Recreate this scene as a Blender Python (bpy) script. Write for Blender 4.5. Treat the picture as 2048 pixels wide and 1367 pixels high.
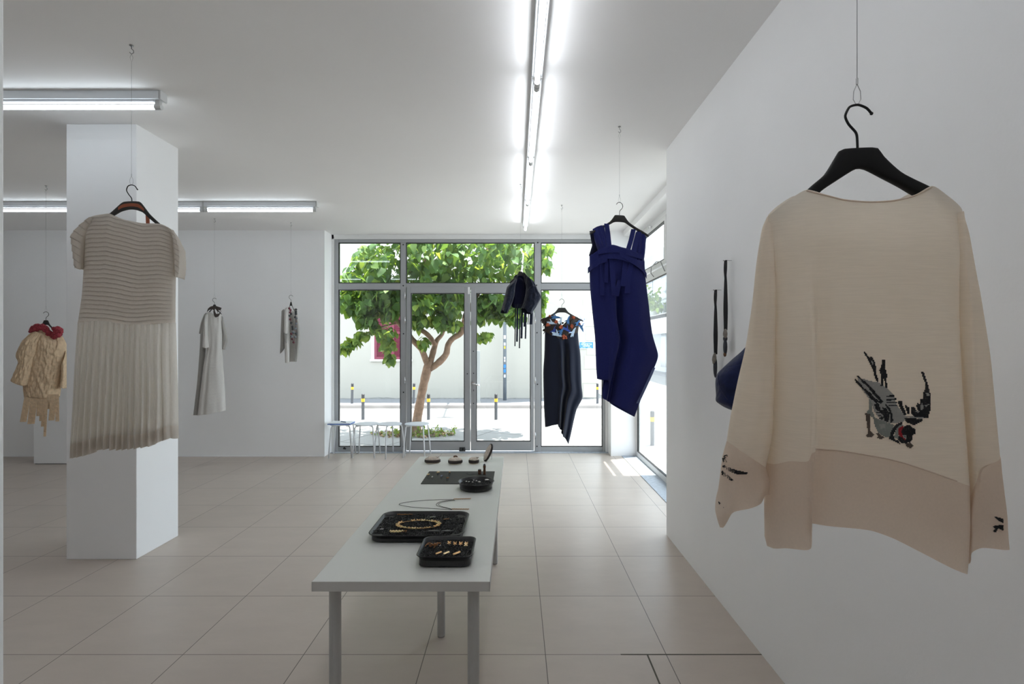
import bpy, math, random
import numpy as np
from mathutils import Vector, Matrix, noise
random.seed(7)
SC = bpy.context.scene
COL = SC.collection
for o in list(bpy.data.objects):
    bpy.data.objects.remove(o)

# ------------------------------------------------------------------ camera
F, H, CX, CY = 1036.0, 1.535, 1032.0, 690.0          # focal length (px), eye height, vanishing point
cam_d = bpy.data.cameras.new('camera')
cam_d.sensor_width = 36.0
cam_d.lens = 36.0 * F / 2048.0
cam_d.shift_x = -8.0 / 2048.0
cam_d.shift_y = 6.5 / 2048.0
cam_d.clip_start = 0.05
cam_d.clip_end = 300
cam = bpy.data.objects.new('camera', cam_d)
COL.objects.link(cam)
cam.location = (0, 0, H)
cam.rotation_euler = (math.pi / 2, 0, 0)
SC.camera = cam

# ------------------------------------------------------------------ sky, sun, exposure
world = bpy.data.worlds.new('world')
SC.world = world
world.use_nodes = True
bg = world.node_tree.nodes['Background']
bg.inputs['Color'].default_value = (0.80, 0.90, 1.0, 1)
SKY = 2.35
bg.inputs['Strength'].default_value = SKY
SUN = 9.5
sun_d = bpy.data.lights.new('sun', 'SUN')
sun_d.energy = SUN
sun_d.angle = 0.009
sun_d.color = (1.0, 0.955, 0.88)
sun = bpy.data.objects.new('sun', sun_d)
COL.objects.link(sun)
sun.location = (6, 12, 20)
_el = math.radians(78.5)
_to_sun = Vector((0.93 * math.cos(_el), 0.37 * math.cos(_el), math.sin(_el)))
sun.rotation_euler = _to_sun.to_track_quat('Z', 'Y').to_euler()
TUBE = 8.2                                            # emission of the fluorescent tubes
SC.view_settings.view_transform = 'Standard'
SC.view_settings.look = 'None'
SC.view_settings.exposure = 1.02
SC.view_settings.gamma = 1.0
SC.view_settings.use_curve_mapping = False
SC.cycles.max_bounces = 12
SC.cycles.diffuse_bounces = 7
SC.cycles.glossy_bounces = 4
SC.cycles.transmission_bounces = 6
SC.cycles.transparent_max_bounces = 24
SC.cycles.sample_clamp_indirect = 6.0
SC.cycles.use_denoising = True
SC.cycles.caustics_reflective = False
SC.cycles.caustics_refractive = False

# ------------------------------------------------------------------ object helpers
def link(o, parent=None):
    COL.objects.link(o)
    if parent is not None:
        o.parent = parent
    return o

def tag(o, label=None, cat=None, group=None, kind=None):
    if label: o['label'] = label
    if cat: o['category'] = cat
    if group: o['group'] = group
    if kind: o['kind'] = kind
    return o

def thing(name, label, cat, loc=(0, 0, 0), rz=0.0, group=None, kind=None):
    o = bpy.data.objects.new(name, None)
    o.empty_display_size = 0.1
    o.location = loc
    o.rotation_euler = (0, 0, rz)
    COL.objects.link(o)
    return tag(o, label, cat, group, kind)

class MB:
    """collects simple shapes into ONE mesh"""
    def __init__(self):
        self.v, self.f, self.m = [], [], []
    def add(self, vs, fs, mi=0):
        b = len(self.v)
        self.v += [tuple(p) for p in vs]
        self.f += [tuple(b + i for i in f) for f in fs]
        self.m += [mi] * len(fs)
        return self
    def box(self, a, b, mi=0):
        x0, y0, z0 = a; x1, y1, z1 = b
        vs = [(x0, y0, z0), (x1, y0, z0), (x1, y1, z0), (x0, y1, z0), (x0, y0, z1), (x1, y0, z1), (x1, y1, z1), (x0, y1, z1)]
        return self.add(vs, [(0, 3, 2, 1), (4, 5, 6, 7), (0, 1, 5, 4), (1, 2, 6, 5), (2, 3, 7, 6), (3, 0, 4, 7)], mi)
    def obox(self, c, s, M=None, mi=0):
        n = len(self.v)
        self.box((-s[0] / 2, -s[1] / 2, -s[2] / 2), (s[0] / 2, s[1] / 2, s[2] / 2), mi)
        c = Vector(c)
        for i in range(n, len(self.v)):
            p = Vector(self.v[i])
            self.v[i] = tuple((M @ p if M else p) + c)
        return self
    def tube(self, path, r, n=8, mi=0, cap=True):
        P = [Vector(p) for p in path]
        rs = r if isinstance(r, (list, tuple)) else [r] * len(P)
        rings = []
        prev = None
        for i, p in enumerate(P):
            t = (P[min(i + 1, len(P) - 1)] - P[max(i - 1, 0)])
            t = t.normalized() if t.length > 1e-9 else Vector((0, 0, 1))
            if prev is None:
                a = Vector((0, 0, 1)) if abs(t.z) < .9 else Vector((1, 0, 0))
                u = t.cross(a).normalized()
            else:
                u = (prev - t * prev.dot(t))
                u = u.normalized() if u.length > 1e-6 else t.orthogonal().normalized()
            prev = u
            w = t.cross(u)
            rings.append([p + (u * math.cos(2 * math.pi * k / n) + w * math.sin(2 * math.pi * k / n)) * rs[i] for k in range(n)])
        vs = [q for ring in rings for q in ring]
        fs = []
        for i in range(len(P) - 1):
            for k in range(n):
                fs.append((i * n + k, i * n + (k + 1) % n, (i + 1) * n + (k + 1) % n, (i + 1) * n + k))
        if cap:
            fs.append(tuple(range(n - 1, -1, -1)))
            fs.append(tuple((len(P) - 1) * n + k for k in range(n)))
        return self.add(vs, fs, mi)
    def loft(self, rings, mi=0, cap0=True, cap1=True, closed=True):
        n = len(rings[0])
        vs = [q for r in rings for q in r]
        fs = []
        for i in range(len(rings) - 1):
            for k in range(n if closed else n - 1):
                fs.append((i * n + k, i * n + (k + 1) % n, (i + 1) * n + (k + 1) % n, (i + 1) * n + k))
        if cap0: fs.append(tuple(range(n - 1, -1, -1)))
        if cap1: fs.append(tuple((len(rings) - 1) * n + k for k in range(n)))
        return self.add(vs, fs, mi)
    def cyl(self, c, r, h, n=24, r2=None, mi=0):
        r2 = r if r2 is None else r2
        c = Vector(c)
        A = [c + Vector((math.cos(2 * math.pi * k / n) * r, math.sin(2 * math.pi * k / n) * r, 0)) for k in range(n)]
        B = [c + Vector((math.cos(2 * math.pi * k / n) * r2, math.sin(2 * math.pi * k / n) * r2, h)) for k in range(n)]
        return self.loft([A, B], mi)
    def blob(self, c, s, n=10, m=7, jit=0.0, M=None, mi=0):
        c = Vector(c)
        rings = []
        for j in range(m + 1):
            th = math.pi * j / m
            rg = []
            for k in range(n):
                ph = 2 * math.pi * k / n
                q = Vector((math.sin(th) * math.cos(ph) * s[0], math.sin(th) * math.sin(ph) * s[1], math.cos(th) * s[2]))
                q *= 1 + jit * (random.random() - .5)
                rg.append(c + (M @ q if M else q))
            rings.append(rg)
        return self.loft(rings, mi, False, False)
    def ribbon(self, path, w, side, th=.0015, mi=0):
        """flat band along path, width along `side`, real thickness"""
        P = [Vector(p) for p in path]
        side = Vector(side).normalized()
        ws = w if isinstance(w, (list, tuple)) else [w] * len(P)
        rings = []
        for i, p in enumerate(P):
            t = (P[min(i + 1, len(P) - 1)] - P[max(i - 1, 0)]).normalized()
            nn = t.cross(side).normalized()
            a, b = side * ws[i] / 2, nn * th / 2
            rings.append([p - a - b, p + a - b, p + a + b, p - a + b])
        return self.loft(rings, mi)
    def build(self, name, mats, parent=None, smooth=False, bevel=0, sub=0, solid=0, seg=2):
        me = bpy.data.meshes.new(name)
        me.from_pydata(self.v, [], self.f)
        if not isinstance(mats, (list, tuple)): mats = [mats]
        for mm in mats: me.materials.append(mm)
        if len(mats) > 1:
            me.polygons.foreach_set('material_index', self.m)
        if smooth:
            me.polygons.foreach_set('use_smooth', [True] * len(me.polygons))
        me.update()
        o = bpy.data.objects.new(name, me)
        link(o, parent)
        if bevel:
            b = o.modifiers.new('bevel', 'BEVEL'); b.width = bevel; b.segments = seg; b.limit_method = 'ANGLE'
        if solid:
            s = o.modifiers.new('solid', 'SOLIDIFY'); s.thickness = solid
        if sub:
            s = o.modifiers.new('sub', 'SUBSURF'); s.levels = sub; s.render_levels = sub
        return o

def struct(name, mb, mats, parent=None, **k):
    o = mb.build(name, mats, parent, **k)
    if parent is None: o['kind'] = 'structure'
    return o

def copy_tree(o, parent=None):
    c = o.copy(); COL.objects.link(c)
    if parent is not None:
        c.parent = parent
    for ch in list(o.children):
        copy_tree(ch, c)
    return c

# ------------------------------------------------------------------ materials
def new_mat(name):
    m = bpy.data.materials.new(name); m.use_nodes = True
    nt = m.node_tree
    return m, nt, nt.nodes['Principled BSDF'], nt.nodes['Material Output']

def plain(name, col, rough=.5, metal=0., var=0., vscale=8., bump=0., bscale=60., spec=.5, coat=0.):
    m, nt, p, out = new_mat(name)
    p.inputs['Base Color'].default_value = (*col, 1)
    p.inputs['Roughness'].default_value = rough
    p.inputs['Metallic'].default_value = metal
    p.inputs['Specular IOR Level'].default_value = spec
    p.inputs['Coat Weight'].default_value = coat
    tc = nt.nodes.new('ShaderNodeTexCoord')
    if var:
        n = nt.nodes.new('ShaderNodeTexNoise'); n.inputs['Scale'].default_value = vscale; n.inputs['Detail'].default_value = 5
        nt.links.new(tc.outputs['Object'], n.inputs['Vector'])
        r = nt.nodes.new('ShaderNodeMapRange')
        r.inputs[1].default_value = .3; r.inputs[2].default_value = .7
        r.inputs[3].default_value = 1 - var; r.inputs[4].default_value = 1 + var
        nt.links.new(n.outputs['Fac'], r.inputs[0])
        mx = nt.nodes.new('ShaderNodeVectorMath'); mx.operation = 'SCALE'
        mx.inputs[0].default_value = col
        nt.links.new(r.outputs[0], mx.inputs['Scale'])
        nt.links.new(mx.outputs[0], p.inputs['Base Color'])
    if bump:
        n2 = nt.nodes.new('ShaderNodeTexNoise'); n2.inputs['Scale'].default_value = bscale; n2.inputs['Detail'].default_value = 4
        nt.links.new(tc.outputs['Object'], n2.inputs['Vector'])
        b = nt.nodes.new('ShaderNodeBump'); b.inputs['Strength'].default_value = bump; b.inputs['Distance'].default_value = .01
        nt.links.new(n2.outputs['Fac'], b.inputs['Height'])
        nt.links.new(b.outputs[0], p.inputs['Normal'])
    return m

def cloth(name, col, transl=.25, transp=0., rough=.9, var=.06, stretch=(120, 120, 900), bump=.15, sheen=.15, wrinkle=0., wscale=6., twist=None):
    """woven cloth: thread noise stretched along the weave, part translucent, part see-through"""
    m, nt, p, out = new_mat(name)
    p.inputs['Roughness'].default_value = rough
    p.inputs['Specular IOR Level'].default_value = .15
    p.inputs['Sheen Weight'].default_value = sheen
    tc = nt.nodes.new('ShaderNodeTexCoord')
    mp = nt.nodes.new('ShaderNodeMapping'); mp.inputs['Scale'].default_value = stretch
    nt.links.new(tc.outputs['Object'], mp.inputs['Vector'])
    n = nt.nodes.new('ShaderNodeTexNoise'); n.inputs['Scale'].default_value = 1.; n.inputs['Detail'].default_value = 3
    nt.links.new(mp.outputs[0], n.inputs['Vector'])
    r = nt.nodes.new('ShaderNodeMapRange')
    r.inputs[1].default_value = .3; r.inputs[2].default_value = .7
    r.inputs[3].default_value = 1 - var; r.inputs[4].default_value = 1 + var
    nt.links.new(n.outputs['Fac'], r.inputs[0])
    mx = nt.nodes.new('ShaderNodeVectorMath'); mx.operation = 'SCALE'; mx.inputs[0].default_value = col
    nt.links.new(r.outputs[0], mx.inputs['Scale'])
    nt.links.new(mx.outputs[0], p.inputs['Base Color'])
    b = nt.nodes.new('ShaderNodeBump'); b.inputs['Strength'].default_value = bump; b.inputs['Distance'].default_value = .002
    nt.links.new(n.outputs['Fac'], b.inputs['Height'])
    nrm = b
    if wrinkle:
        n3 = nt.nodes.new('ShaderNodeTexNoise'); n3.inputs['Scale'].default_value = wscale; n3.inputs['Detail'].default_value = 4
        n3.inputs['Distortion'].default_value = .8
        nt.links.new(tc.outputs['Object'], n3.inputs['Vector'])
        b3 = nt.nodes.new('ShaderNodeBump'); b3.inputs['Strength'].default_value = wrinkle; b3.inputs['Distance'].default_value = .03
        nt.links.new(n3.outputs['Fac'], b3.inputs['Height']); nt.links.new(b.outputs[0], b3.inputs['Normal'])
        nrm = b3
    nt.links.new(nrm.outputs[0], p.inputs['Normal'])
    last = p.outputs[0]
    if transl:
        t = nt.nodes.new('ShaderNodeBsdfTranslucent')
        nt.links.new(mx.outputs[0], t.inputs['Color'])
        a = nt.nodes.new('ShaderNodeMixShader'); a.inputs[0].default_value = transl
        nt.links.new(last, a.inputs[1]); nt.links.new(t.outputs[0], a.inputs[2]); last = a.outputs[0]
    if transp:
        t = nt.nodes.new('ShaderNodeBsdfTransparent')
        a = nt.nodes.new('ShaderNodeMixShader'); a.inputs[0].default_value = transp
        nt.links.new(last, a.inputs[1]); nt.links.new(t.outputs[0], a.inputs[2]); last = a.outputs[0]
    nt.links.new(last, out.inputs['Surface'])
    return m

def emit(name, col, s):
    m, nt, p, out = new_mat(name)
    p.inputs['Base Color'].default_value = (.9, .9, .9, 1)
    p.inputs['Emission Color'].default_value = (*col, 1)
    p.inputs['Emission Strength'].default_value = s
    return m

def glass_mat(name, tint=(.97, .985, .98), r0=.03, refl=1.0):
    m, nt, p, out = new_mat(name)
    nt.nodes.remove(p)
    g = nt.nodes.new('ShaderNodeNewGeometry')
    d = nt.nodes.new('ShaderNodeVectorMath'); d.operation = 'DOT_PRODUCT'
    nt.links.new(g.outputs['Incoming'], d.inputs[0]); nt.links.new(g.outputs['Normal'], d.inputs[1])
    def mth(op, a, b=None):
        n = nt.nodes.new('ShaderNodeMath'); n.operation = op
        for i, x in enumerate((a, b)):
            if x is None: continue
            if isinstance(x, (int, float)): n.inputs[i].default_value = x
            else: nt.links.new(x, n.inputs[i])
        return n.outputs[0]
    c = mth('ABSOLUTE', d.outputs['Value'])
    f = mth('POWER', mth('SUBTRACT', 1.0, c), 5.0)
    fac = mth('ADD', mth('MULTIPLY', f, 1 - r0), r0)
    t = nt.nodes.new('ShaderNodeBsdfTransparent'); t.inputs['Color'].default_value = (*tint, 1)
    gl = nt.nodes.new('ShaderNodeBsdfGlossy'); gl.inputs['Roughness'].default_value = 0.0
    gl.inputs['Color'].default_value = (refl, refl, refl, 1)
    mx = nt.nodes.new('ShaderNodeMixShader')
    nt.links.new(fac, mx.inputs[0]); nt.links.new(t.outputs[0], mx.inputs[1]); nt.links.new(gl.outputs[0], mx.inputs[2])
    nt.links.new(mx.outputs[0], out.inputs['Surface'])
    return m

def tile_mat(name, col, pitch, ox, oy, grout, gw=.0022, rough=.36, var=.05, rot=0., bump=.06, nscale=3.0, vein=.06):
    """square tiles with thin joints, in object (= world) coordinates"""
    m, nt, p, out = new_mat(name)
    N, L = nt.nodes.new, nt.links.new
    tc = N('ShaderNodeTexCoord')
    mp = N('ShaderNodeMapping'); mp.vector_type = 'POINT'
    mp.inputs['Rotation'].default_value = (0, 0, rot)
    mp.inputs['Location'].default_value = (-ox, -oy, 0)
    L(tc.outputs['Object'], mp.inputs['Vector'])
    sx = N('ShaderNodeSeparateXYZ'); L(mp.outputs[0], sx.inputs[0])
    def mth(op, a, b=None, c=None):
        n = N('ShaderNodeMath'); n.operation = op
        for i, x in enumerate((a, b, c)):
            if x is None: continue
            if isinstance(x, (int, float)): n.inputs[i].default_value = x
            else: L(x, n.inputs[i])
        return n.outputs[0]
    px = p[0] if False else None
    fx = mth('DIVIDE', sx.outputs['X'], pitch[0]); fy = mth('DIVIDE', sx.outputs['Y'], pitch[1])
    dx = mth('MULTIPLY', mth('PINGPONG', fx, .5), pitch[0]); dy = mth('MULTIPLY', mth('PINGPONG', fy, .5), pitch[1])
    g = mth('LESS_THAN', mth('MINIMUM', dx, dy), gw / 2)
    cell = N('ShaderNodeCombineXYZ'); L(mth('FLOOR', fx), cell.inputs[0]); L(mth('FLOOR', fy), cell.inputs[1])
    wn = N('ShaderNodeTexWhiteNoise'); wn.noise_dimensions = '2D'; L(cell.outputs[0], wn.inputs['Vector'])
    nz = N('ShaderNodeTexNoise'); nz.inputs['Scale'].default_value = nscale; nz.inputs['Detail'].default_value = 8; nz.inputs['Roughness'].default_value = .65
    off = N('ShaderNodeVectorMath'); off.operation = 'MULTIPLY_ADD'
    L(wn.outputs['Color'], off.inputs[0]); off.inputs[1].default_value = (30, 30, 30); L(tc.outputs['Object'], off.inputs[2])
    st = N('ShaderNodeMapping'); st.inputs['Scale'].default_value = (1.0, 2.6, 1.0); L(off.outputs[0], st.inputs['Vector'])
    L(st.outputs[0], nz.inputs['Vector'])
    br = mth('ADD', mth('MULTIPLY', mth('SUBTRACT', wn.outputs['Value'], .5), var), mth('MULTIPLY', mth('SUBTRACT', nz.outputs['Fac'], .5), vein * 4))
    sc_ = N('ShaderNodeVectorMath'); sc_.operation = 'SCALE'; sc_.inputs[0].default_value = col
    L(mth('ADD', br, 1.0), sc_.inputs['Scale'])
    mx = N('ShaderNodeMix'); mx.data_type = 'RGBA'
    L(g, mx.inputs['Factor']); L(sc_.outputs[0], mx.inputs['A']); mx.inputs['B'].default_value = (*grout, 1)
    L(mx.outputs['Result'], p.inputs['Base Color'])
    L(mth('ADD', mth('MULTIPLY', nz.outputs['Fac'], .06), rough - .03), p.inputs['Roughness'])
    b = N('ShaderNodeBump'); b.inputs['Strength'].default_value = bump; b.inputs['Distance'].default_value = .004
    n2 = N('ShaderNodeTexNoise'); n2.inputs['Scale'].default_value = 40; n2.inputs['Detail'].default_value = 3; L(tc.outputs['Object'], n2.inputs['Vector'])
    L(mth('SUBTRACT', n2.outputs['Fac'], mth('MULTIPLY', g, 1.5)), b.inputs['Height'])
    L(b.outputs[0], p.inputs['Normal'])
    p.inputs['Specular IOR Level'].default_value = .5
    return m

M = {}
M['wall'] = plain('white_wall_paint', (.90, .90, .90), .75, var=.015, vscale=1.5, bump=.04, bscale=70)
M['ceil'] = plain('white_ceiling_paint', (.89, .885, .88), .85, var=.012, vscale=1.2, bump=.03, bscale=60)
M['column'] = plain('white_column_paint', (.86, .865, .87), .6, var=.012, vscale=2, bump=.03, bscale=70)
M['floor'] = tile_mat('beige_stone_tiles', (.50, .432, .380), (.6, .6), .146, 2.573, (.13, .105, .09), gw=.0042, rough=.345)
M['sill'] = plain('blue_grey_marble', (.36, .40, .46), .45, var=.16, vscale=26)
M['alu'] = plain('satin_aluminium', (.40, .41, .42), .42, metal=.55, var=.02, vscale=5)
M['alu_white'] = plain('white_coated_aluminium', (.78, .78, .77), .4)
M['gasket'] = plain('black_rubber', (.02, .02, .02), .6)
M['glass'] = glass_mat('window_glass')
M['chrome'] = plain('polished_steel', (.75, .75, .76), .18, metal=1.)
M['black_plastic'] = plain('black_plastic', (.022, .021, .02), .5, spec=.35)
M['hanger'] = plain('charcoal_hanger_plastic', (.035, .034, .033), .55, spec=.3)
M['hanger_black'] = plain('black_hanger_plastic', (.008, .008, .008), .62, spec=.2)
M['orange_leather'] = plain('rust_leather', (.33, .085, .035), .6, var=.1, vscale=30)
M['hook_dark'] = plain('dark_wire', (.02, .02, .02), .35, metal=.6)
M['wire'] = plain('steel_wire', (.33, .33, .33), .4, metal=.7)
M['housing'] = plain('white_fitting_enamel', (.72, .75, .78), .4)
M['cap'] = plain('white_lamp_cap', (.62, .63, .63), .45)
M['tube'] = emit('fluorescent_tube', (.92, .955, 1.0), TUBE)
M['tube_left'] = emit('cool_fluorescent_tube', (.84, .93, 1.0), TUBE * .55)
M['table'] = plain('white_tabletop', (.72, .73, .70), .36, var=.01, vscale=3)
M['table_edge'] = plain('shaded_table_edge', (.52, .515, .49), .45)  # sides greyer than the white top: their shade is put into the colour
M['table_leg'] = plain('silver_grey_leg', (.40, .40, .39), .4)
M['tray'] = plain('black_enamel', (.013, .013, .014), .33, spec=.55)
M['grit'] = plain('black_grit', (.012, .012, .013), .45, var=.5, vscale=200)
M['sheet'] = plain('black_card', (.018, .018, .018), .6, var=.1, vscale=90)
M['gold'] = plain('brushed_gold', (.80, .50, .24), .32, metal=1.)
M['gold_pale'] = plain('pale_gold', (.88, .68, .40), .3, metal=1.)
M['copper'] = plain('dark_copper', (.42, .20, .09), .4, metal=1.)
M['silver'] = plain('silver_metal', (.72, .70, .67), .3, metal=1.)
M['slate'] = plain('grey_slate', (.10, .10, .105), .4, var=.2, vscale=60)
M['pebble'] = plain('pale_grey_stone', (.64, .56, .48), .6, var=.22, vscale=45, bump=.2, bscale=80)
M['pebble_rim'] = plain('dark_brown_rim', (.03, .02, .016), .5)
M['cream_base'] = plain('cream_base', (.62, .56, .42), .6)
M['bronze'] = plain('brown_bronze', (.16, .08, .045), .45, metal=.6, var=.2, vscale=40)
M['gem_blue'] = plain('blue_grey_stone', (.35, .37, .48), .25)
M['stool'] = plain('pale_stool_paint', (.70, .74, .80), .45)
M['stool_leg'] = plain('stool_leg_enamel', (.68, .70, .72), .4)
M['paper'] = plain('white_paper', (.82, .84, .88), .7)
M['blue_board'] = plain('blue_board', (.10, .19, .50), .5)
M['pen'] = plain('navy_pen', (.03, .06, .16), .35)
# ================================================================== ROOM SHELL
CEIL = 3.12
struct('floor', MB().box((-9.0, -3.5, -.12), (1.76, 7.47, 0)), M['floor'])
struct('ceiling', MB().box((-9.2, -3.7, CEIL), (1.70, 7.62, CEIL + .35)), M['ceil'])
struct('wall_left', MB().box((-9.2, -3.7, -.1), (-9.0, 7.62, CEIL)), M['wall'])
struct('wall_rear', MB().box((-9.0, -3.7, -.1), (1.75, -3.5, CEIL)), M['wall'])
struct('wall_right', MB().box((1.22, -3.5, -.1), (1.75, 4.2, CEIL)), M['wall'])
struct('wall_back', MB().box((-9.0, 7.15, -.1), (-2.643, 7.62, CEIL)), M['wall'])
struct('wall_corner', MB().box((1.317, 7.18, -.1), (1.76, 7.62, CEIL)), M['wall'])
struct('trim_1', MB().box((-2.643, 7.365, 0), (1.317, 7.6, .006)), M['sill'])
struct('trim_2', MB().box((1.465, 4.2, 0), (1.665, 7.18, .006)), M['sill'])
struct('trim_3', MB().box((1.49, 4.2, 3.045), (1.70, 7.18, CEIL)), M['wall'])
struct('trim_4', MB().box((.648, -3.4, 0), (.656, 2.570, .0008)).box((.52, 2.569, 0), (1.22, 2.577, .0008)), plain('dark_joint', (.12, .11, .09), .8))
struct('baseboard_back', MB().box((-9.0, 7.14, 0), (-2.643, 7.15, .012)), M['column'])
c_ = MB().box((-3.225, 3.715, 0), (-2.722, 4.175, CEIL)).build('column', M['column'], bevel=.004); c_['kind'] = 'structure'
c_ = MB().box((-1.95, .5, 0), (-1.597, 1.618, CEIL)).build('column', M['column'], bevel=.008); c_['kind'] = 'structure'
pl = thing('plinth', 'plain white plinth against the back wall behind the tan paper jacket', 'plinth', (-5.6, 6.95, 0))
MB().box((-.62, -.27, .012), (.62, .19, 1.08)).build('body', M['column'], pl, bevel=.003)
MB().box((-.61, -.26, 0), (.61, .18, .012)).build('shadow_gap_base', plain('grey_base', (.3, .3, .3), .7), pl)

# ------------------------------------------------------------------ shopfront
KB = 7.45 / F
def XB(px): return (px - CX) * KB
def ZB(py): return H - (py - CY) * KB
def pane(name, parent, x0, x1, z0, z1, y, t=.006):
    return MB().box((x0, y, z0), (x1, y + t, z1)).build(name, M['glass'], parent)

win = thing('window_1', None, None, kind='structure')
fr = MB()
def bar(mb, px0, px1, py0, py1, y0=7.45, y1=7.52):
    mb.box((XB(px0), y0, ZB(py1)), (XB(px1), y1, ZB(py0)))
ZT = CEIL
x0, x3 = -2.643, 1.317
fr.box((x0, 7.45, 0), (XB(677), 7.52, ZT)); fr.box((XB(1205), 7.45, 0), (x3, 7.52, ZT))
fr.box((XB(677), 7.45, ZB(485)), (XB(1205), 7.52, ZT))
fr.box((XB(801), 7.45, 0), (XB(812), 7.52, ZB(485))); fr.box((XB(1069), 7.45, 0), (XB(1082), 7.52, ZB(485)))
fr.box((XB(677), 7.45, ZB(579)), (XB(801), 7.52, ZB(566))); fr.box((XB(1082), 7.45, ZB(579)), (XB(1205), 7.52, ZB(566)))
fr.box((XB(812), 7.45, ZB(575)), (XB(1069), 7.52, ZB(566)))
fr.box((XB(677), 7.45, 0), (XB(801), 7.52, ZB(893))); fr.box((XB(1082), 7.45, 0), (XB(1205), 7.52, ZB(893)))
fr.build('frame', M['alu'], win, bevel=.004)
fl = MB()
fl.box((x0, 7.425, 0), (XB(669), 7.45, ZT)); fl.box((x0, 7.425, ZB(478.5)), (x3, 7.45, ZT)); fl.box((XB(1210), 7.425, 0), (x3, 7.45, ZT))
fl.build('cover_strip', M['alu_white'], win, bevel=.003)
for a, b, c, d in ((677, 801, 566, 485), (812, 1069, 566, 485), (1082, 1205, 566, 485), (677, 801, 893, 579), (1082, 1205, 893, 579)):
    pane('glass_pane', win, XB(a), XB(b), ZB(c), ZB(d), 7.485)
    g = MB(); xa, xb, za, zb = XB(a), XB(b), ZB(c), ZB(d); w = .009
    g.box((xa, 7.449, za), (xa + w, 7.484, zb)); g.box((xb - w, 7.449, za), (xb, 7.484, zb)); g.box((xa, 7.449, za), (xb, 7.484, za + w)); g.box((xa, 7.449, zb - w), (xb, 7.484, zb))
    g.build('gasket', M['gasket'], win)
for px, py in ((806.5, 489), (806.5, 571), (807, 667), (807, 784), (807, 893), (1075.5, 485), (1073, 570), (1074, 665), (1075, 768), (1074, 892)):
    h = MB().cyl((0, 0, 0), .010, .004, 10).build('fixing_hole', M['gasket'], win, smooth=True)
    h.location = (XB(px), 7.45, ZB(py)); h.rotation_euler = (math.pi / 2, 0, 0)
MB().tube([(XB(688), 7.44, .05), (XB(690), 7.425, .075), (XB(692), 7.43, .045)], .012, 6).build('floor_latch', M['gasket'], win)

def leaf_door(name, pxa, pxb, ga, gb, hinge_px, lock):
    d = thing(name, None, None, kind='structure')
    f = MB(); y0, y1 = 7.438, 7.50
    zt, zb_ = ZB(573), .022
    xa, xb, xga, xgb, zg0, zg1 = XB(pxa), XB(pxb), XB(ga), XB(gb), ZB(882), ZB(586)
    f.box((xa, y0, zb_), (xga, y1, zt)); f.box((xgb, y0, zb_), (xb, y1, zt))
    f.box((xga, y0, zg1), (xgb, y1, zt)); f.box((xga, y0, zb_), (xgb, y1, zg0))
    f.build('door_frame', M['alu'], d, bevel=.004)
    pane('glass_pane', d, xga, xgb, zg0, zg1, 7.47)
    w = .009
    MB().box((xga, 7.437, zg0), (xga + w, 7.469, zg1)).box((xgb - w, 7.437, zg0), (xgb, 7.469, zg1)).box((xga, 7.437, zg0), (xgb, 7.469, zg0 + w)).box((xga, 7.437, zg1 - w), (xgb, 7.469, zg1)).build('gasket', M['gasket'], d)
    for py in (590, 640, 760, 870):
        MB().cyl((XB(hinge_px), 7.432, ZB(py) - .05), .008, .10, 10).build('hinge', M['chrome'], d, smooth=True)
    return d
d1 = leaf_door('door_1', 813.5, 940.3, 822, 929, 810.5, False)
d2 = leaf_door('door_2', 941.6, 1068, 952.5, 1061, 1070.5, True)
MB().box((XB(936), 7.43, ZB(588)), (XB(940), 7.438, ZB(574))).build('top_bolt', M['alu_white'], d1)
MB().cyl((XB(922), 7.425, .035), .020, .035, 12).cyl((XB(928), 7.425, .035), .020, .035, 12).box((XB(919), 7.41, .02), (XB(931), 7.438, .045)).build('floor_bolt', M['gasket'], d1, smooth=False)
for px, py in ((934.8, 747), (947.3, 746), (947.2, 806), (947, 702)):
    h = MB().cyl((0, 0, 0), .008, .004, 10).build('fixing_hole', M['gasket'], d2, smooth=True)
    h.location = (XB(px), 7.438, ZB(py)); h.rotation_euler = (math.pi / 2, 0, 0)
hd = MB().tube([(XB(947), 7.437, ZB(767)), (XB(947), 7.385, ZB(767)), (XB(949), 7.378, ZB(767)), (XB(954), 7.377, ZB(768)), (XB(960), 7.379, ZB(769.5))], .011, 10).build('door_handle', M['chrome'], d2, smooth=True)
r = MB().cyl((0, 0, 0), .026, .008, 20).build('handle_rose', M['chrome'], d2, smooth=False); r.location = (XB(947), 7.438, ZB(766)); r.rotation_euler = (math.pi / 2, 0, 0)
r = MB().cyl((0, 0, 0), .022, .006, 20).build('lock_cylinder', M['alu'], d2); r.location = (XB(947.3), 7.438, ZB(780)); r.rotation_euler = (math.pi / 2, 0, 0); r.scale = (1, 1.4, 1)
r = MB().box((-.004, -.012, 0), (.004, .012, .009)).build('keyhole', M['gasket'], d2); r.location = (XB(947.3), 7.438, ZB(780)); r.rotation_euler = (math.pi / 2, 0, 0)

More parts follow.
